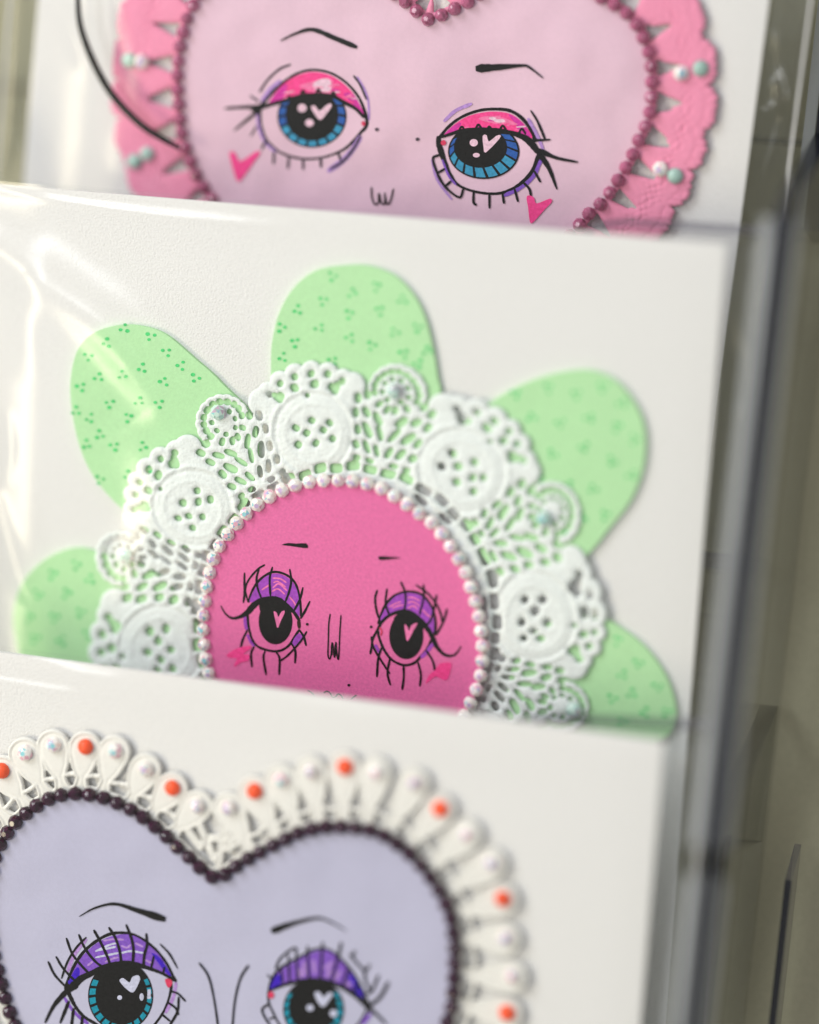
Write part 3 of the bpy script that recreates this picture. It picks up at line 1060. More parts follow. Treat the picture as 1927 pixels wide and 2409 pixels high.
for s in ([(770, 570), (750, 650), (765, 770), (800, 870)], [(865, 555), (850, 690), (870, 760), (890, 810)], [(1000, 490), (1040, 590), (1045, 690), (1030, 775)], [(1217, 515), (1220, 640), (1180, 805)],
          [(1345, 615), (1320, 740), (1290, 850), (1250, 905)], [(1150, 520), (1260, 600), (1340, 700), (1385, 800), (1400, 880)], [(1445, 750), (1410, 870), (1340, 1000)],
          [(770, 950), (722, 1060), (745, 1140), (810, 1250), (890, 1372)], [(715, 1018), (720, 1090), (704, 1182)], [(815, 1120), (780, 1230), (768, 1402)], [(892, 1235), (870, 1370), (897, 1482)],
          [(1025, 1300), (1027, 1410), (1012, 1525)], [(1165, 1265), (1192, 1380), (1182, 1492)], [(1245, 1150), (1310, 1260), (1336, 1402)]):
    I.stroke(C4, s, 22)
I.stroke(C4, [(795, 930), (815, 960), (808, 1003)], 15, 'red')
I.done('eyelashes', eye)
for nm, mt, fl in (('eyebrow', 'black', (C3, [(950, 185), (1040, 158), (1150, 168), (1285, 163), (1305, 228), (1180, 216), (1060, 198)])),
                   ('eyebrow', 'black', (C4, [(782, 252), (800, 240), (900, 244), (1003, 256), (920, 266), (800, 277)])),
                   ('cheek_blush', 'hotpink', (C3, [(190, 1700), (300, 1620), (420, 1580), (520, 1568), (520, 1610), (420, 1680), (505, 1690), (490, 1775), (400, 1792), (310, 1855), (300, 1820), (340, 1742), (250, 1732)])),
                   ('cheek_blush', 'hotpink', (C4, [(1240, 1470), (1270, 1390), (1340, 1330), (1370, 1280), (1440, 1265), (1490, 1275), (1480, 1340), (1450, 1430), (1400, 1430), (1340, 1400), (1280, 1440)]))):
    I.begin()
    I.fill(fl[0], fl[1], mt, n=2)
    I.done(nm)
I.begin()
I.stroke(C4, [(316, 798), (302, 900), (298, 1050), (295, 1190), (310, 1232), (325, 1190), (335, 1075), (350, 1150), (357, 1215), (368, 1150), (372, 1070), (378, 1150), (390, 1232), (400, 1200), (408, 1000), (420, 810)], 13, n=8)
I.stroke(C4, [(330, 1100), (332, 1190)], 18)
I.stroke(C4, [(368, 1090), (365, 1200)], 18)
I.done('nose')
for (cr_, q, r) in ((C3, (1300, 1272), 19), (C4, (712, 922), 13)):
    I.begin()
    I.ell(cr_, q, r, r, 'black', n=14)
    I.done('freckle')
I.begin()
I.ell(C4, (497, 1485), 14, 13, 'black', n=14)
for s in ([(105, 1540), (125, 1552), (150, 1575), (170, 1610)], [(255, 1560), (285, 1545), (315, 1562), (335, 1600), (360, 1605), (395, 1572), (425, 1590), (440, 1620)], [(520, 1620), (545, 1598), (568, 1583)]):
    I.stroke(C4, s, 14)
I.done('mouth')

# ------------------------------------------------------------------ top card: pale pink heart
K1 = (0, 0, 1.725)
K2 = (927, 0, 1.725)
heart_t = [(1008, 46), (1045, 32), (1075, 18), (1110, 0), (1160, -35), (1225, -62), (1300, -62), (1365, -38), (1414, -6), (1446, 12), (1475, 32), (1501, 61), (1517, 96), (1530, 133), (1534, 171),
           (1534, 210), (1532, 249), (1521, 293), (1503, 330), (1486, 371), (1463, 409), (1443, 443), (1417, 475), (1388, 501), (1350, 545), (1250, 650), (1130, 770), (1000, 890), (910, 960),
           (840, 890), (740, 790), (640, 680), (560, 580), (520, 510), (493, 458), (472, 429), (458, 400), (443, 365), (432, 330), (426, 296), (423, 261), (420, 232), (418, 203), (419, 165), (421, 130),
           (427, 95), (436, 58), (450, 22), (475, -20), (520, -80), (590, -125), (670, -140), (760, -120), (850, -70), (920, -20), (968, 15)]
ZH = 1.5 * MM
hp = catmull(heart_t, 3, True)
hl = [top.loc(p[0], p[1], ZH) for p in hp]
prism('face', top, hl, 0.7 * MM, ZH, M['heartpink'])
for p in resample(hl, 2.6 * MM, True):
    inst('rose_bead', A_ROSE, top.obj, (p[0], p[1], ZH - 0.00005), random.uniform(0, 6.28), random.uniform(0.96, 1.04))
hpa = np.array(hp)


def doily_top(px, py):
    d, arc, ins = poly_dist(px, py, hpa[::2])
    d = np.where(ins, -d, d)
    per = 78.0
    u = (arc / per) % 1.0 - 0.5
    big = (arc / (per * 1.0) + 0.5) % 1.0 - 0.5
    outer = 132 + 24 * np.sqrt(np.clip(1 - (2 * u) ** 2, 0, 1)) + 3 * np.cos(2 * math.pi * u * 5) + 4 * np.sin(arc / 130.0)
    D = np.minimum(outer - d, d + 30)
    # wedge openings by the bead line
    a = np.clip((d - 14) / 62, 0, 1.2)
    half = 20 * (1 - a) * (1 + 0.25 * np.sin(arc / 57.0)) + 1
    hx = (np.abs(u) * per - half) * 0.85
    D = np.minimum(D, np.maximum(hx, np.maximum(12 - d, d - 72)))
    H = puff(D, 0.34 * MM, 3.5)
    body = np.clip((D - 3) / 4, 0, 1)
    zone = np.exp(-((d - 84) / 20) ** 2)
    for sg in (-1, 1):
        H = H - 0.17 * MM * np.exp(-(((arc * 0.9 + sg * d) % 19 - 9.5) / 2.4) ** 2) * zone * body
    H = H - 0.20 * MM * np.exp(-(((arc % 15.6) - 7.8) / 2.2) ** 2) * np.exp(-((d - outer + 15) / 7) ** 2) * body
    H = H - 0.16 * MM * np.exp(-((d - outer + 25) / 2.4) ** 2) * body
    return D, np.maximum(H, 0)


lb = [top.loc(x, y, 0.8 * MM) for x, y in ((230, 1150), (1720, 1150), (230, -330), (1720, -330))]
lace('doily', top, ((lb[0][0] - 0.004, lb[1][0] + 0.004), (0.012, top.H - 0.006)), doily_top, 1.15 * MM, M['pinkdoily'], step=0.21 * MM, thick=0.3 * MM)
for (x, y, me, nm) in ((1602, 172, A_ABB, 'pearl'), (1648, 161, A_MINT, 'mint_dome'), (1553, 398, A_ABB, 'pearl'), (1588, 414, A_MINT, 'mint_dome'),
                       (303, 142, A_MINT, 'mint_dome'), (333, 145, A_ABB, 'pearl'), (346, 362, A_ABM, 'pearl'), (316, 380, A_MINT, 'mint_dome')):
    p = top.loc(x, y, 1.8 * MM)
    inst(nm, me, top.obj, (p[0], p[1], 1.50 * MM), random.uniform(0, 6.28))

C1 = (500, 100, 4.3125)
C2 = (980, 220, 4.107)
I = Ink(top, ZH)


def iris(I, crop, c, rx, ry, pc, prx, pry, lash, tops, bots, nseg, parent, bare):
    """marker ring in wedges round the pupil"""
    I.begin()
    I.ell(crop, c, rx, ry, 'black', lash)
    for k in range(nseg):
        a0, a1 = 2 * math.pi * k / nseg + 0.03, 2 * math.pi * (k + 1) / nseg - 0.06
        mid_a = 0.5 * (a0 + a1)
        if math.sin(mid_a) < -0.55:
            continue
        P = []
        for t in (0, 0.5, 1):
            a = a0 + (a1 - a0) * t
            P.append((c[0] + (rx - 16) * math.cos(a), c[1] + (ry - 16) * math.sin(a)))
        for t in (1, 0.5, 0):
            a = a0 + (a1 - a0) * t
            P.append((pc[0] + (prx + 2) * math.cos(a), pc[1] + (pry + 2) * math.sin(a)))
        P = [(x, max(y, np.interp(x, [q[0] for q in lash], [q[1] for q in lash]) + 8)) for x, y in P]
        I.fill(crop, P, bots if math.sin(mid_a) > 0.35 else tops, smooth=False)
    I.done('iris', parent)
    I.begin()
    I.ell(crop, pc, prx, pry, 'black', lash)
    I.done('pupil', parent)


# left eye of the pale pink heart
I.begin()
I.stroke(C1, [(470, 670), (560, 560), (700, 420), (860, 315), (1020, 278), (1200, 310), (1360, 410), (1480, 550), (1545, 700), (1568, 820), (1530, 900)], [46, 40, 32, 28, 26, 26, 26, 30, 36, 40, 34])
I.stroke(C1, [(480, 700), (488, 830), (550, 990), (680, 1110), (850, 1170), (1020, 1180), (1180, 1150), (1340, 1080), (1460, 970), (1530, 880)], [40, 34, 30, 26, 26, 26, 26, 30, 36, 34])
eye = I.done('eye')
I.begin()
I.fill(C1, [(570, 610), (700, 440), (860, 335), (1020, 298), (1190, 330), (1340, 425), (1450, 550), (1535, 730), (1440, 660), (1330, 600), (1200, 545), (1080, 525), (920, 535), (780, 580), (640, 620)], 'hotpink')
I.fill(C1, [(575, 610), (680, 470), (760, 420), (720, 560), (640, 615)], 'magenta')
I.fill(C1, [(1400, 600), (1330, 520), (1420, 520), (1500, 640), (1530, 730)], 'magenta')
I.fill(C1, [(880, 440), (1000, 400), (1180, 360), (1230, 420), (1200, 520), (1060, 510), (960, 480)], 'palehot')
I.fill(C1, [(1020, 420), (1100, 370), (1190, 380), (1200, 480), (1140, 500), (1040, 470)], 'bare_p')
for k in range(16):
    x = random.uniform(680, 1420)
    y = np.interp(x, [680, 1020, 1420], [500, 330, 540]) + random.uniform(15, 130)
    y = min(y, np.interp(x, [640, 920, 1220, 1450], [600, 510, 520, 640]) - 15)
    I.stroke(C1, [(x, y), (x + random.uniform(50, 110), y + random.uniform(-25, 25))], random.uniform(8, 18), random.choice(['palehot', 'hotpink', 'magenta', 'bare_p', 'palehot']))
I.stroke(C1, [(500, 590), (590, 470), (690, 390)], 40, 'lilac')
I.stroke(C1, [(455, 720), (470, 860), (530, 1010), (640, 1110)], 30, 'lilac')
I.stroke(C1, [(1500, 960), (1420, 1090), (1320, 1200), (1180, 1300)], 60, 'lilac')
I.stroke(C1, [(1470, 350), (1540, 470), (1580, 590), (1590, 780)], 24, 'lilac')
I.done('eyelid', eye)
lash1 = [(400, 690), (520, 650), (640, 615), (780, 575), (920, 540), (1080, 530), (1220, 545), (1340, 610), (1450, 670), (1540, 760)]
iris(I, C1, (1010, 750), 352, 318, (1010, 735), 268, 262, lash1, 'blue', 'cyan', 18, eye, 'bare_p')
I.begin()
I.fill(C1, [(1000, 655), (1040, 640), (1088, 695), (1150, 640), (1200, 620), (1205, 655), (1150, 730), (1095, 785), (1040, 730)], 'bare_p', n=3)
I.ell(C1, (910, 665), 46, 42, 'bare_p', n=18)
I.ell(C1, (985, 815), 44, 38, 'bare_p', n=18)
I.done('highlight', eye)
I.begin()
I.stroke(C1, lash1, [36, 46, 44, 40, 40, 40, 40, 40, 36, 34])
for x, y in ((780, 560), (920, 505), (1075, 490), (1225, 520)):
    I.stroke(C1, [(x - 30, y + 45), (x, y - 15), (x + 35, y + 45)], 26)
I.stroke(C1, [(540, 650), (330, 655), (130, 668)], [46, 34, 26])
I.stroke(C1, [(500, 670), (370, 770), (225, 890)], [44, 34, 22])
I.stroke(C1, [(450, 850), (390, 945)], 20, 'greyink')
I.stroke(C1, [(470, 600), (385, 540)], 22, 'greyink')
I.stroke(C1, [(480, 500), (560, 380), (680, 270), (790, 225)], 24, 'greyink')
I.stroke(C1, [(1435, 340), (1500, 430), (1562, 575)], 24, 'greyink')
for s in ([(625, 1110), (620, 1225)], [(775, 1165), (765, 1275)], [(920, 1185), (920, 1285)], [(1100, 1165), (1100, 1265)], [(1500, 955), (1430, 1080), (1330, 1200), (1200, 1282)], [(1280, 1130), (1300, 1190)], [(540, 1000), (500, 1080)]):
    I.stroke(C1, s, 28, 'greyink')
I.ell(C1, (1532, 822), 20, 26, 'red', n=12)
I.done('eyelashes', eye)
# right eye of the pale pink heart
I.begin()
I.stroke(C2, [(210, 445), (300, 330), (430, 230), (600, 165), (760, 150), (900, 165), (1010, 230), (1100, 340), (1150, 455)], [34, 28, 26, 26, 28, 32, 34, 34, 40])
I.stroke(C2, [(210, 420), (225, 520), (280, 680), (330, 790), (400, 880), (520, 935), (680, 965), (820, 960), (950, 910), (1070, 810), (1140, 710), (1180, 590)], [40, 60, 46, 36, 28, 26, 26, 28, 34, 36, 40, 44])
eye = I.done('eye')
I.begin()
I.fill(C2, [(255, 415), (360, 305), (500, 220), (680, 178), (850, 182), (960, 225), (1060, 320), (1120, 430), (1010, 400), (900, 370), (780, 350), (650, 345), (520, 350), (400, 365), (310, 405)], 'hotpink')
I.fill(C2, [(260, 410), (340, 325), (430, 280), (400, 360), (310, 400)], 'magenta')
I.fill(C2, [(890, 200), (1000, 260), (1100, 390), (1090, 420), (1000, 390), (960, 300)], 'magenta')
I.fill(C2, [(600, 240), (720, 215), (860, 240), (980, 300), (860, 300), (700, 280)], 'palehot')
I.fill(C2, [(700, 235), (800, 230), (860, 270), (780, 280)], 'bare_p')
for k in range(14):
    x = random.uniform(380, 980)
    y = np.interp(x, [380, 700, 980], [330, 195, 270]) + random.uniform(15, 110)
    y = min(y, np.interp(x, [380, 600, 900, 1000], [350, 325, 345, 375]) - 10)
    I.stroke(C2, [(x, y), (x + random.uniform(45, 100), y + random.uniform(-22, 22))], random.uniform(8, 16), random.choice(['palehot', 'hotpink', 'magenta', 'bare_p', 'palehot']))
I.stroke(C2, [(1080, 245), (1160, 390), (1225, 540)], 34, 'lilac')
I.stroke(C2, [(1205, 640), (1130, 800), (1000, 915), (850, 985)], 36, 'violet')
I.stroke(C2, [(270, 265), (380, 165), (530, 100)], 34, 'lilac')
I.stroke(C2, [(150, 640), (200, 830), (340, 1020)], 24, 'lilac')
I.stroke(C2, [(250, 640), (310, 790), (380, 880)], 22, 'violet')
I.done('eyelid', eye)
lash2 = [(230, 425), (320, 395), (440, 360), (600, 345), (760, 350), (900, 375), (1010, 410), (1090, 460), (1180, 570)]
iris(I, C2, (650, 560), 345, 266, (620, 520), 256, 196, lash2, 'blue', 'cyan', 17, eye, 'bare_p')
I.begin()
I.fill(C2, [(640, 410), (680, 402), (700, 465), (770, 410), (812, 402), (800, 440), (670, 572), (650, 520)], 'bare_p', n=2)
I.ell(C2, (555, 475), 40, 36, 'bare_p', n=18)
I.ell(C2, (580, 595), 34, 22, 'bare_p', n=18)
I.done('highlight', eye)
I.begin()
I.stroke(C2, lash2, [22, 30, 36, 36, 36, 44, 56, 66, 60])
for x, y in ((440, 320), (600, 300), (705, 320), (835, 310), (1020, 340)):
    I.stroke(C2, [(x - 30, y + 45), (x, y), (x + 35, y + 48)], 22)
I.stroke(C2, [(1130, 450), (1200, 450), (1292, 445)], [34, 26, 18])
I.stroke(C2, [(1190, 550), (1350, 620), (1555, 662)], [56, 34, 24])
I.stroke(C2, [(1180, 570), (1280, 720), (1357, 922)], [60, 44, 18])
I.stroke(C2, [(1105, 165), (1170, 270), (1240, 435)], [16, 22, 28])
for s in ([(552, 955), (552, 1050), (578, 1075)], [(705, 975), (706, 1105)], [(832, 965), (846, 1058)], [(950, 925), (980, 1040)], [(1040, 865), (1090, 920), (1107, 988)], [(1140, 750), (1197, 852)],
          [(215, 595), (160, 625), (190, 740), (250, 860), (330, 950), (420, 1002), (452, 925)], [(215, 762), (272, 728)], [(292, 885), (332, 848)]):
    I.stroke(C2, s, 24)
I.ell(C2, (262, 475), 26, 26, 'red', n=14)
I.done('eyelashes', eye)
for nm, (cr_, pts, wd) in (('eyebrow', (K1, [(1140, 165), (1200, 136), (1270, 120), (1360, 155), (1445, 190)], [6, 10, 16, 20, 20])),
                           ('eyebrow', (K2, [(340, 278), (430, 272), (520, 266), (548, 272), (605, 316)], [34, 24, 12, 10, 6]))):
    I.begin()
    I.stroke(cr_, pts, wd)
    I.done(nm)
for cr_, pts in ((C1, [(180, 1110), (230, 1118), (285, 1205), (440, 1108), (488, 1118), (430, 1200), (290, 1395), (248, 1392), (210, 1280), (180, 1160)]),
                 (C2, [(1065, 1000), (1100, 985), (1140, 1010), (1163, 1062), (1290, 1015), (1308, 1048), (1240, 1120), (1130, 1242), (1098, 1238), (1080, 1100)])):
    I.begin()
    I.fill(cr_, pts, 'hotpink', n=3)
    I.done('cheek_heart')
for q in ((1530, 525), (1695, 565)):
    I.begin()
    I.ell(K1, q, 8, 7, 'greyink', n=12)
    I.done('freckle')
I.begin()
for s in ([(1508, 760), (1510, 800), (1522, 828), (1536, 822), (1538, 785), (1548, 822), (1562, 826), (1562, 782)], [(1562, 790), (1570, 826), (1584, 818), (1597, 766)]):
    I.stroke(K1, s, 7)
I.done('nose')

# ------------------------------------------------------------------ bottom card: lavender heart
K8 = (0, 1680, 1.917)
K9 = (500, 1700, 2.029)
p8 = lambda x, y: (x / 1.917, 1680 + y / 1.917)
p9 = lambda x, y: (500 + x / 2.029, 1700 + y / 2.029)
h8 = [(35, 535), (80, 480), (138, 432), (200, 393), (265, 367), (337, 358), (410, 362), (482, 382), (553, 410), (620, 447), (683, 493), (742, 542), (800, 597), (860, 650), (920, 705), (985, 740),
      (1045, 697), (1103, 662), (1163, 627), (1225, 595), (1287, 562), (1350, 535), (1420, 514)]
h9 = [(570, 497), (648, 499), (728, 505), (805, 530), (872, 569), (940, 622), (1000, 685), (1050, 747), (1095, 820), (1130, 897), (1150, 975), (1157, 1060), (1158, 1145), (1155, 1235), (1146, 1320), (1130, 1400)]
heart_b = [p8(*q) for q in h8] + [p9(*q) for q in h9] + [(1030, 2470), (985, 2560), (900, 2680), (790, 2790), (670, 2900), (560, 2990), (440, 2900), (300, 2780), (170, 2650), (80, 2510), (30, 2395), (14, 2350), (-5, 2280), (-22, 2200), (-28, 2120), (-20, 2050), (-5, 1998)]
hb = catmull(heart_b, 3, True)
ZB = 1.6 * MM
bl = [bot.loc(p[0], p[1], ZB) for p in hb]
prism('face', bot, bl, 0.9 * MM, ZB, M['lavender'])
for p in resample(bl, 2.63 * MM, True):
    inst('maroon_bead', A_MAR, bot.obj, (p[0], p[1], ZB - 0.00005), random.uniform(0, 6.28), random.uniform(0.96, 1.04))
studs = [('o', p8(5, 258)), ('p', p8(110, 178)), ('p', p8(238, 142)), ('o', p8(383, 150)), ('p', p8(515, 168)), ('p', p8(655, 250)), ('o', p8(775, 335)), ('p', p8(888, 415)),
         ('p', p8(1030, 425)), ('o', p8(1145, 350)), ('p', p8(1265, 298)), ('p', p8(1400, 260)), ('o', p9(630, 215)), ('p', p9(780, 238)), ('p', p9(962, 292)), ('o', p9(1085, 415)),
         ('p', p9(1212, 535)), ('p', p9(1330, 675)), ('o', p9(1385, 845)), ('p', p9(1398, 1033)), ('p', p9(1430, 1215)), ('o', p9(1405, 1390)),
         ('p', (1175, 2470)), ('p', (1135, 2560)), ('o', (1075, 2645)), ('p', (1000, 2730)), ('p', (-62, 1845)), ('p', (-110, 1910)), ('o', (-140, 1985)), ('p', (-155, 2060)), ('p', (-155, 2140)), ('o', (-145, 2220))]
hba = np.array(hb)
feet = []
for k, q in studs:
    i = np.argmin(np.hypot(hba[:, 0] - q[0], hba[:, 1] - q[1]))
    feet.append(hba[i])


VLINKS = [(p8(*a), p8(*b)) for a, b in (((890, 470), (965, 650)), ((1015, 490), (985, 700)), ((1065, 480), (1035, 610)), ((930, 560), (1090, 555)), ((845, 520), (905, 600)), ((1100, 470), (1130, 600)))]


def doily_bot(px, py):
    d, arc, ins = poly_dist(px, py, hba[::2])
    d = np.where(ins, -d, d)
    D = np.minimum(19 - d, d + 40)
    S1 = np.full(px.shape, -99.0)
    S2 = np.full(px.shape, -99.0)
    for (k, q), f in zip(studs, feet):
        q = np.array(q)
        v = f - q
        L = np.hypot(*v)
        v = v / L
        a = (px - q[0]) * v[0] + (py - q[1]) * v[1]
        c = np.abs(-(px - q[0]) * v[1] + (py - q[1]) * v[0])
        t = np.clip(a / L, -0.25, 1.0)
        half = np.interp(t, [-0.25, 0.0, 0.15, 0.45, 0.65, 0.8, 1.0], [35, 39, 38, 27, 14, 17, 26])
        s = np.where(a < 0, 38.5 - np.hypot(a, c), half - c)
        s = np.where(a > L, 26 - np.hypot(a - L, c), s)
        D = np.maximum(D, s)
        S2 = np.maximum(S2, np.minimum(S1, s))
        S1 = np.maximum(S1, s)
    D = np.maximum(D, np.minimum(5.5 - np.abs(d - 44 - 3 * np.sin(arc / 9.0)), d))
    for (ax, ay), (bx, by) in VLINKS:
        L = math.hypot(bx - ax, by - ay)
        t = np.clip(((px - ax) * (bx - ax) + (py - ay) * (by - ay)) / L / L, 0, 1)
        D = np.maximum(D, 9 - np.hypot(px - ax - t * (bx - ax), py - ay - t * (by - ay)))
    H = puff(np.maximum(D, 0), 0.26 * MM, 3.0)
    H = H - 0.16 * MM * np.exp(-((D - 9) / 2.5) ** 2) - 0.30 * MM * np.exp(-((S1 - S2) / 5.0) ** 2) * (d > 24)
    H = H + 0.25 * MM * np.exp(-((D - 4) / 3.0) ** 2)
    return D, np.maximum(H, 0)


lace('doily', bot, ((-bot.W / 2 + 0.001, bot.W / 2 - 0.012), (0.012, bot.H - 0.004)), doily_bot, 1.0 * MM, M['creamdoily'], step=0.23 * MM, thick=0.3 * MM)
for k, q in studs:
    p = bot.loc(q[0], q[1], 1.8 * MM)
    if abs(p[0]) < bot.W / 2 - 0.002:
        inst('orange_stud' if k == 'o' else 'pearl', A_OR if k == 'o' else A_ABB, bot.obj, (p[0], p[1], 1.28 * MM), random.uniform(0, 6.28))

C5 = (90, 2150, 4.792)
C6 = (590, 2180, 4.792)
I = Ink(bot, ZB)
# left eye of the lavender heart
I.begin()
I.stroke(C5, [(310, 860), (350, 720), (420, 560), (520, 420), (650, 310), (800, 230), (950, 212), (1090, 240), (1230, 320), (1350, 430), (1450, 560), (1510, 680), (1552, 760)], [60, 44, 38, 36, 36, 36, 34, 34, 36, 36, 36, 36, 44])
I.stroke(C5, [(330, 860), (370, 950), (430, 1060), (520, 1160), (650, 1240), (790, 1330), (960, 1390), (1120, 1370), (1220, 1320), (1310, 1250), (1420, 1090), (1480, 930), (1505, 800)], [60, 52, 44, 40, 40, 36, 34, 32, 30, 30, 30, 32, 40])
eye = I.done('eye')
I.begin()
I.fill(C5, [(345, 780), (430, 580), (540, 430), (690, 310), (850, 245), (1000, 230), (1120, 265), (1250, 355), (1380, 485), (1500, 700), (1400, 655), (1280, 600), (1150, 560), (1000, 550), (880, 560), (720, 610), (560, 690), (440, 745)], 'violet')
I.fill(C5, [(345, 790), (400, 650), (450, 600), (470, 660), (440, 740)], 'deepviolet')
I.fill(C5, [(1280, 440), (1380, 500), (1500, 700), (1430, 650), (1330, 520)], 'deepviolet')
for s, mt in (([(650, 420), (800, 350), (880, 330)], 'bare_l'), ([(740, 300), (850, 285), (960, 290)], 'lilac'), ([(650, 490), (800, 460), (900, 440)], 'bare_l'), ([(660, 410), (780, 390), (870, 370)], 'bare_l'),
              ([(760, 540), (850, 500), (900, 490)], 'lilac'), ([(940, 360), (1000, 380), (1040, 350)], 'lilac'), ([(940, 440), (1040, 420), (1190, 440)], 'bare_l'), ([(1100, 330), (1180, 370)], 'lilac'), ([(560, 580), (610, 540)], 'lilac'), ([(1210, 520), (1290, 560)], 'lilac')):
    I.stroke(C5, s, 24, mt)
I.stroke(C5, [(330, 650), (420, 440), (540, 290)], 44, 'lilac')
I.stroke(C5, [(300, 950), (370, 1060), (450, 1150), (560, 1235)], 42, 'violet')
I.stroke(C5, [(1555, 780), (1520, 950), (1440, 1110)], 40, 'lilac')
I.stroke(C5, [(350, 770), (390, 760)], 50, 'deepviolet')
I.done('eyelid', eye)
lash5 = [(290, 900), (400, 810), (480, 730), (600, 670), (740, 600), (880, 560), (1030, 552), (1180, 590), (1300, 630), (1420, 680), (1540, 750)]
iris(I, C5, (930, 925), 368, 400, (940, 915), 292, 330, lash5, 'teal', 'teal', 22, eye, 'bare_l')
I.begin()
I.fill(C5, [(918, 745), (960, 722), (1030, 772), (1060, 712), (1120, 690), (1150, 720), (1130, 790), (1070, 885), (990, 840), (935, 780)], 'bare_l', n=3)
I.ell(C5, (920, 942), 28, 26, 'bare_l', n=16)
I.ell(C5, (1167, 935), 24, 42, 'bare_l', n=16)
I.fill(C5, [(1235, 850), (1270, 850), (1270, 955), (1230, 955)], 'bare_l', smooth=False)
I.done('highlight', eye)
I.begin()
I.stroke(C5, lash5, [44, 90, 78, 64, 60, 50, 50, 56, 42, 36, 44])
for s, wd in (([(115, 540), (190, 690), (330, 840)], 30), ([(205, 485), (280, 610), (410, 750)], 30), ([(320, 275), (380, 440), (470, 560), (590, 690)], 30), ([(460, 235), (530, 390), (640, 530), (745, 610)], 30),
              ([(630, 185), (700, 310), (780, 480), (822, 605)], 34), ([(800, 155), (870, 270), (920, 420), (942, 585)], 34), ([(995, 125), (1050, 270), (1075, 400), (1067, 565)], 34),
              ([(1220, 225), (1228, 350), (1200, 450), (1187, 585)], 34), ([(1305, 475), (1272, 615)], 28), ([(1425, 600), (1410, 665)], 26),
              ([(320, 870), (180, 1030), (80, 1222)], [66, 46, 30]), ([(345, 990), (250, 1225)], [46, 32]), ([(400, 1070), (375, 1260)], 38), ([(500, 1150), (488, 1270)], 36), ([(265, 722), (330, 540), (430, 380), (540, 265)], 24),
              ([(1375, 338), (1480, 450), (1572, 612)], [18, 28, 18]), ([(1500, 870), (1580, 900), (1660, 982)], 26), ([(1585, 940), (1570, 1100), (1480, 1260)], 30), ([(1470, 1000), (1550, 1060), (1582, 1132)], 28), ([(1395, 1130), (1485, 1205)], 26)):
    I.stroke(C5, s, wd)
I.fill(C5, [(1435, 730), (1498, 738), (1512, 790), (1470, 832), (1440, 780)], 'red', n=3)
I.done('eyelashes', eye)
# right eye of the lavender heart
I.begin()
I.stroke(C6, [(200, 730), (230, 620), (300, 500), (420, 410), (560, 340), (680, 270), (800, 245), (900, 270), (1000, 350), (1120, 480), (1220, 640), (1290, 790), (1330, 900)], [26, 34, 36, 32, 30, 28, 26, 28, 30, 34, 36, 40, 46])
I.stroke(C6, [(195, 730), (205, 860), (250, 960), (330, 1110), (470, 1240), (700, 1310), (940, 1280), (1150, 1160), (1250, 1050), (1310, 930)], 26)
eye = I.done('eye')
I.begin()
I.fill(C6, [(220, 690), (300, 530), (430, 430), (560, 360), (690, 290), (810, 262), (900, 285), (990, 360), (1100, 480), (1200, 630), (1270, 790), (1180, 765), (1080, 700), (960, 645), (830, 605), (690, 595), (520, 610), (380, 645), (270, 695)], 'violet')
I.fill(C6, [(220, 690), (280, 560), (350, 540), (340, 640), (270, 690)], 'deepviolet')
I.fill(C6, [(1110, 520), (1200, 630), (1270, 790), (1180, 750), (1120, 620)], 'deepviolet')
for s in ([(560, 480), (570, 560)], [(710, 380), (720, 520)], [(840, 470), (920, 400)], [(860, 560), (900, 480)], [(960, 590), (1010, 500)], [(1090, 650), (1140, 640)], [(600, 400), (610, 540)]):
    I.stroke(C6, s, 40, 'lilac')
I.stroke(C6, [(1345, 985), (1260, 1095)], 50, 'violet')
I.done('eyelid', eye)
lash6 = [(200, 725), (280, 690), (400, 645), (540, 615), (700, 600), (850, 615), (980, 655), (1100, 715), (1220, 805), (1330, 915)]
iris(I, C6, (710, 930), 345, 345, (705, 905), 272, 290, lash6, 'teal', 'teal', 20, eye, 'bare_l')
I.begin()
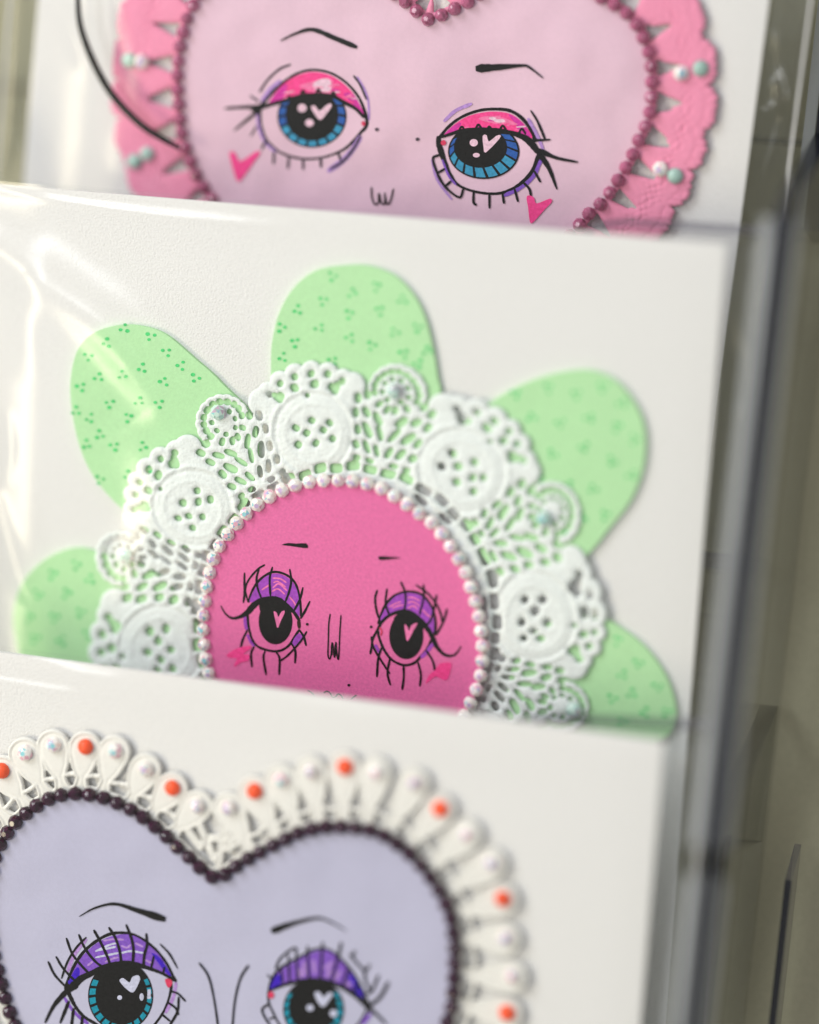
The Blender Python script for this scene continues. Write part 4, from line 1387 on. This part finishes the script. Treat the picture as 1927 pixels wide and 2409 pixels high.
I.fill(C6, [(722, 742), (778, 735), (820, 790), (880, 742), (926, 745), (910, 790), (820, 902), (750, 830)], 'bare_l', n=3)
I.ell(C6, (670, 912), 42, 38, 'bare_l', n=18)
I.ell(C6, (935, 975), 42, 42, 'bare_l', n=18)
I.done('highlight', eye)
I.begin()
I.stroke(C6, lash6 + [(1400, 970), (1530, 1097)], [20, 30, 40, 46, 56, 56, 56, 60, 62, 60, 40, 30])
for s, wd in (([(345, 480), (360, 625)], 26), ([(430, 420), (440, 615)], 26), ([(520, 370), (532, 612)], 28), ([(640, 220), (650, 420), (662, 605)], 28), ([(812, 175), (797, 420), (785, 600)], 30), ([(1022, 180), (970, 400), (910, 610)], 32),
              ([(1095, 480), (1040, 670)], 32), ([(1210, 640), (1160, 745)], 34), ([(280, 470), (340, 350), (500, 235), (512, 350)], 24), ([(420, 320), (432, 400)], 22), ([(190, 540), (240, 590)], 20),
              ([(1120, 315), (1200, 410), (1280, 500), (1290, 600), (1345, 720)], 28), ([(1172, 275), (1140, 345)], 28), ([(1342, 425), (1290, 505)], 26), ([(1442, 545), (1365, 720), (1300, 750)], 28), ([(1552, 625), (1460, 790), (1345, 885)], 38),
              ([(200, 870), (130, 930), (160, 1020), (220, 1110)], 26), ([(210, 1040), (260, 1020)], 20)):
    I.stroke(C6, s, wd)
I.ell(C6, (232, 768), 34, 40, 'red', n=16)
I.done('eyelashes', eye)
for nm, (cr_, pts, wd) in (('eyebrow', (K8, [(358, 912), (430, 873), (520, 855), (620, 884), (738, 922)], [4, 9, 14, 24, 40])),
                           ('eyebrow', (K8, [(1232, 976), (1300, 950), (1370, 930), (1440, 919), (1500, 940), (1562, 976)], [36, 24, 18, 12, 8, 4]))):
    I.begin()
    I.stroke(cr_, pts, wd)
    I.done(nm)
I.begin()
I.stroke(K8, [(900, 1122), (940, 1180), (965, 1280), (985, 1420), (990, 1500)], [11, 10, 9, 9, 8])
I.stroke(K8, [(1120, 1133), (1085, 1190), (1060, 1290), (1048, 1420), (1046, 1500)], [11, 10, 9, 9, 8])
I.done('nose')
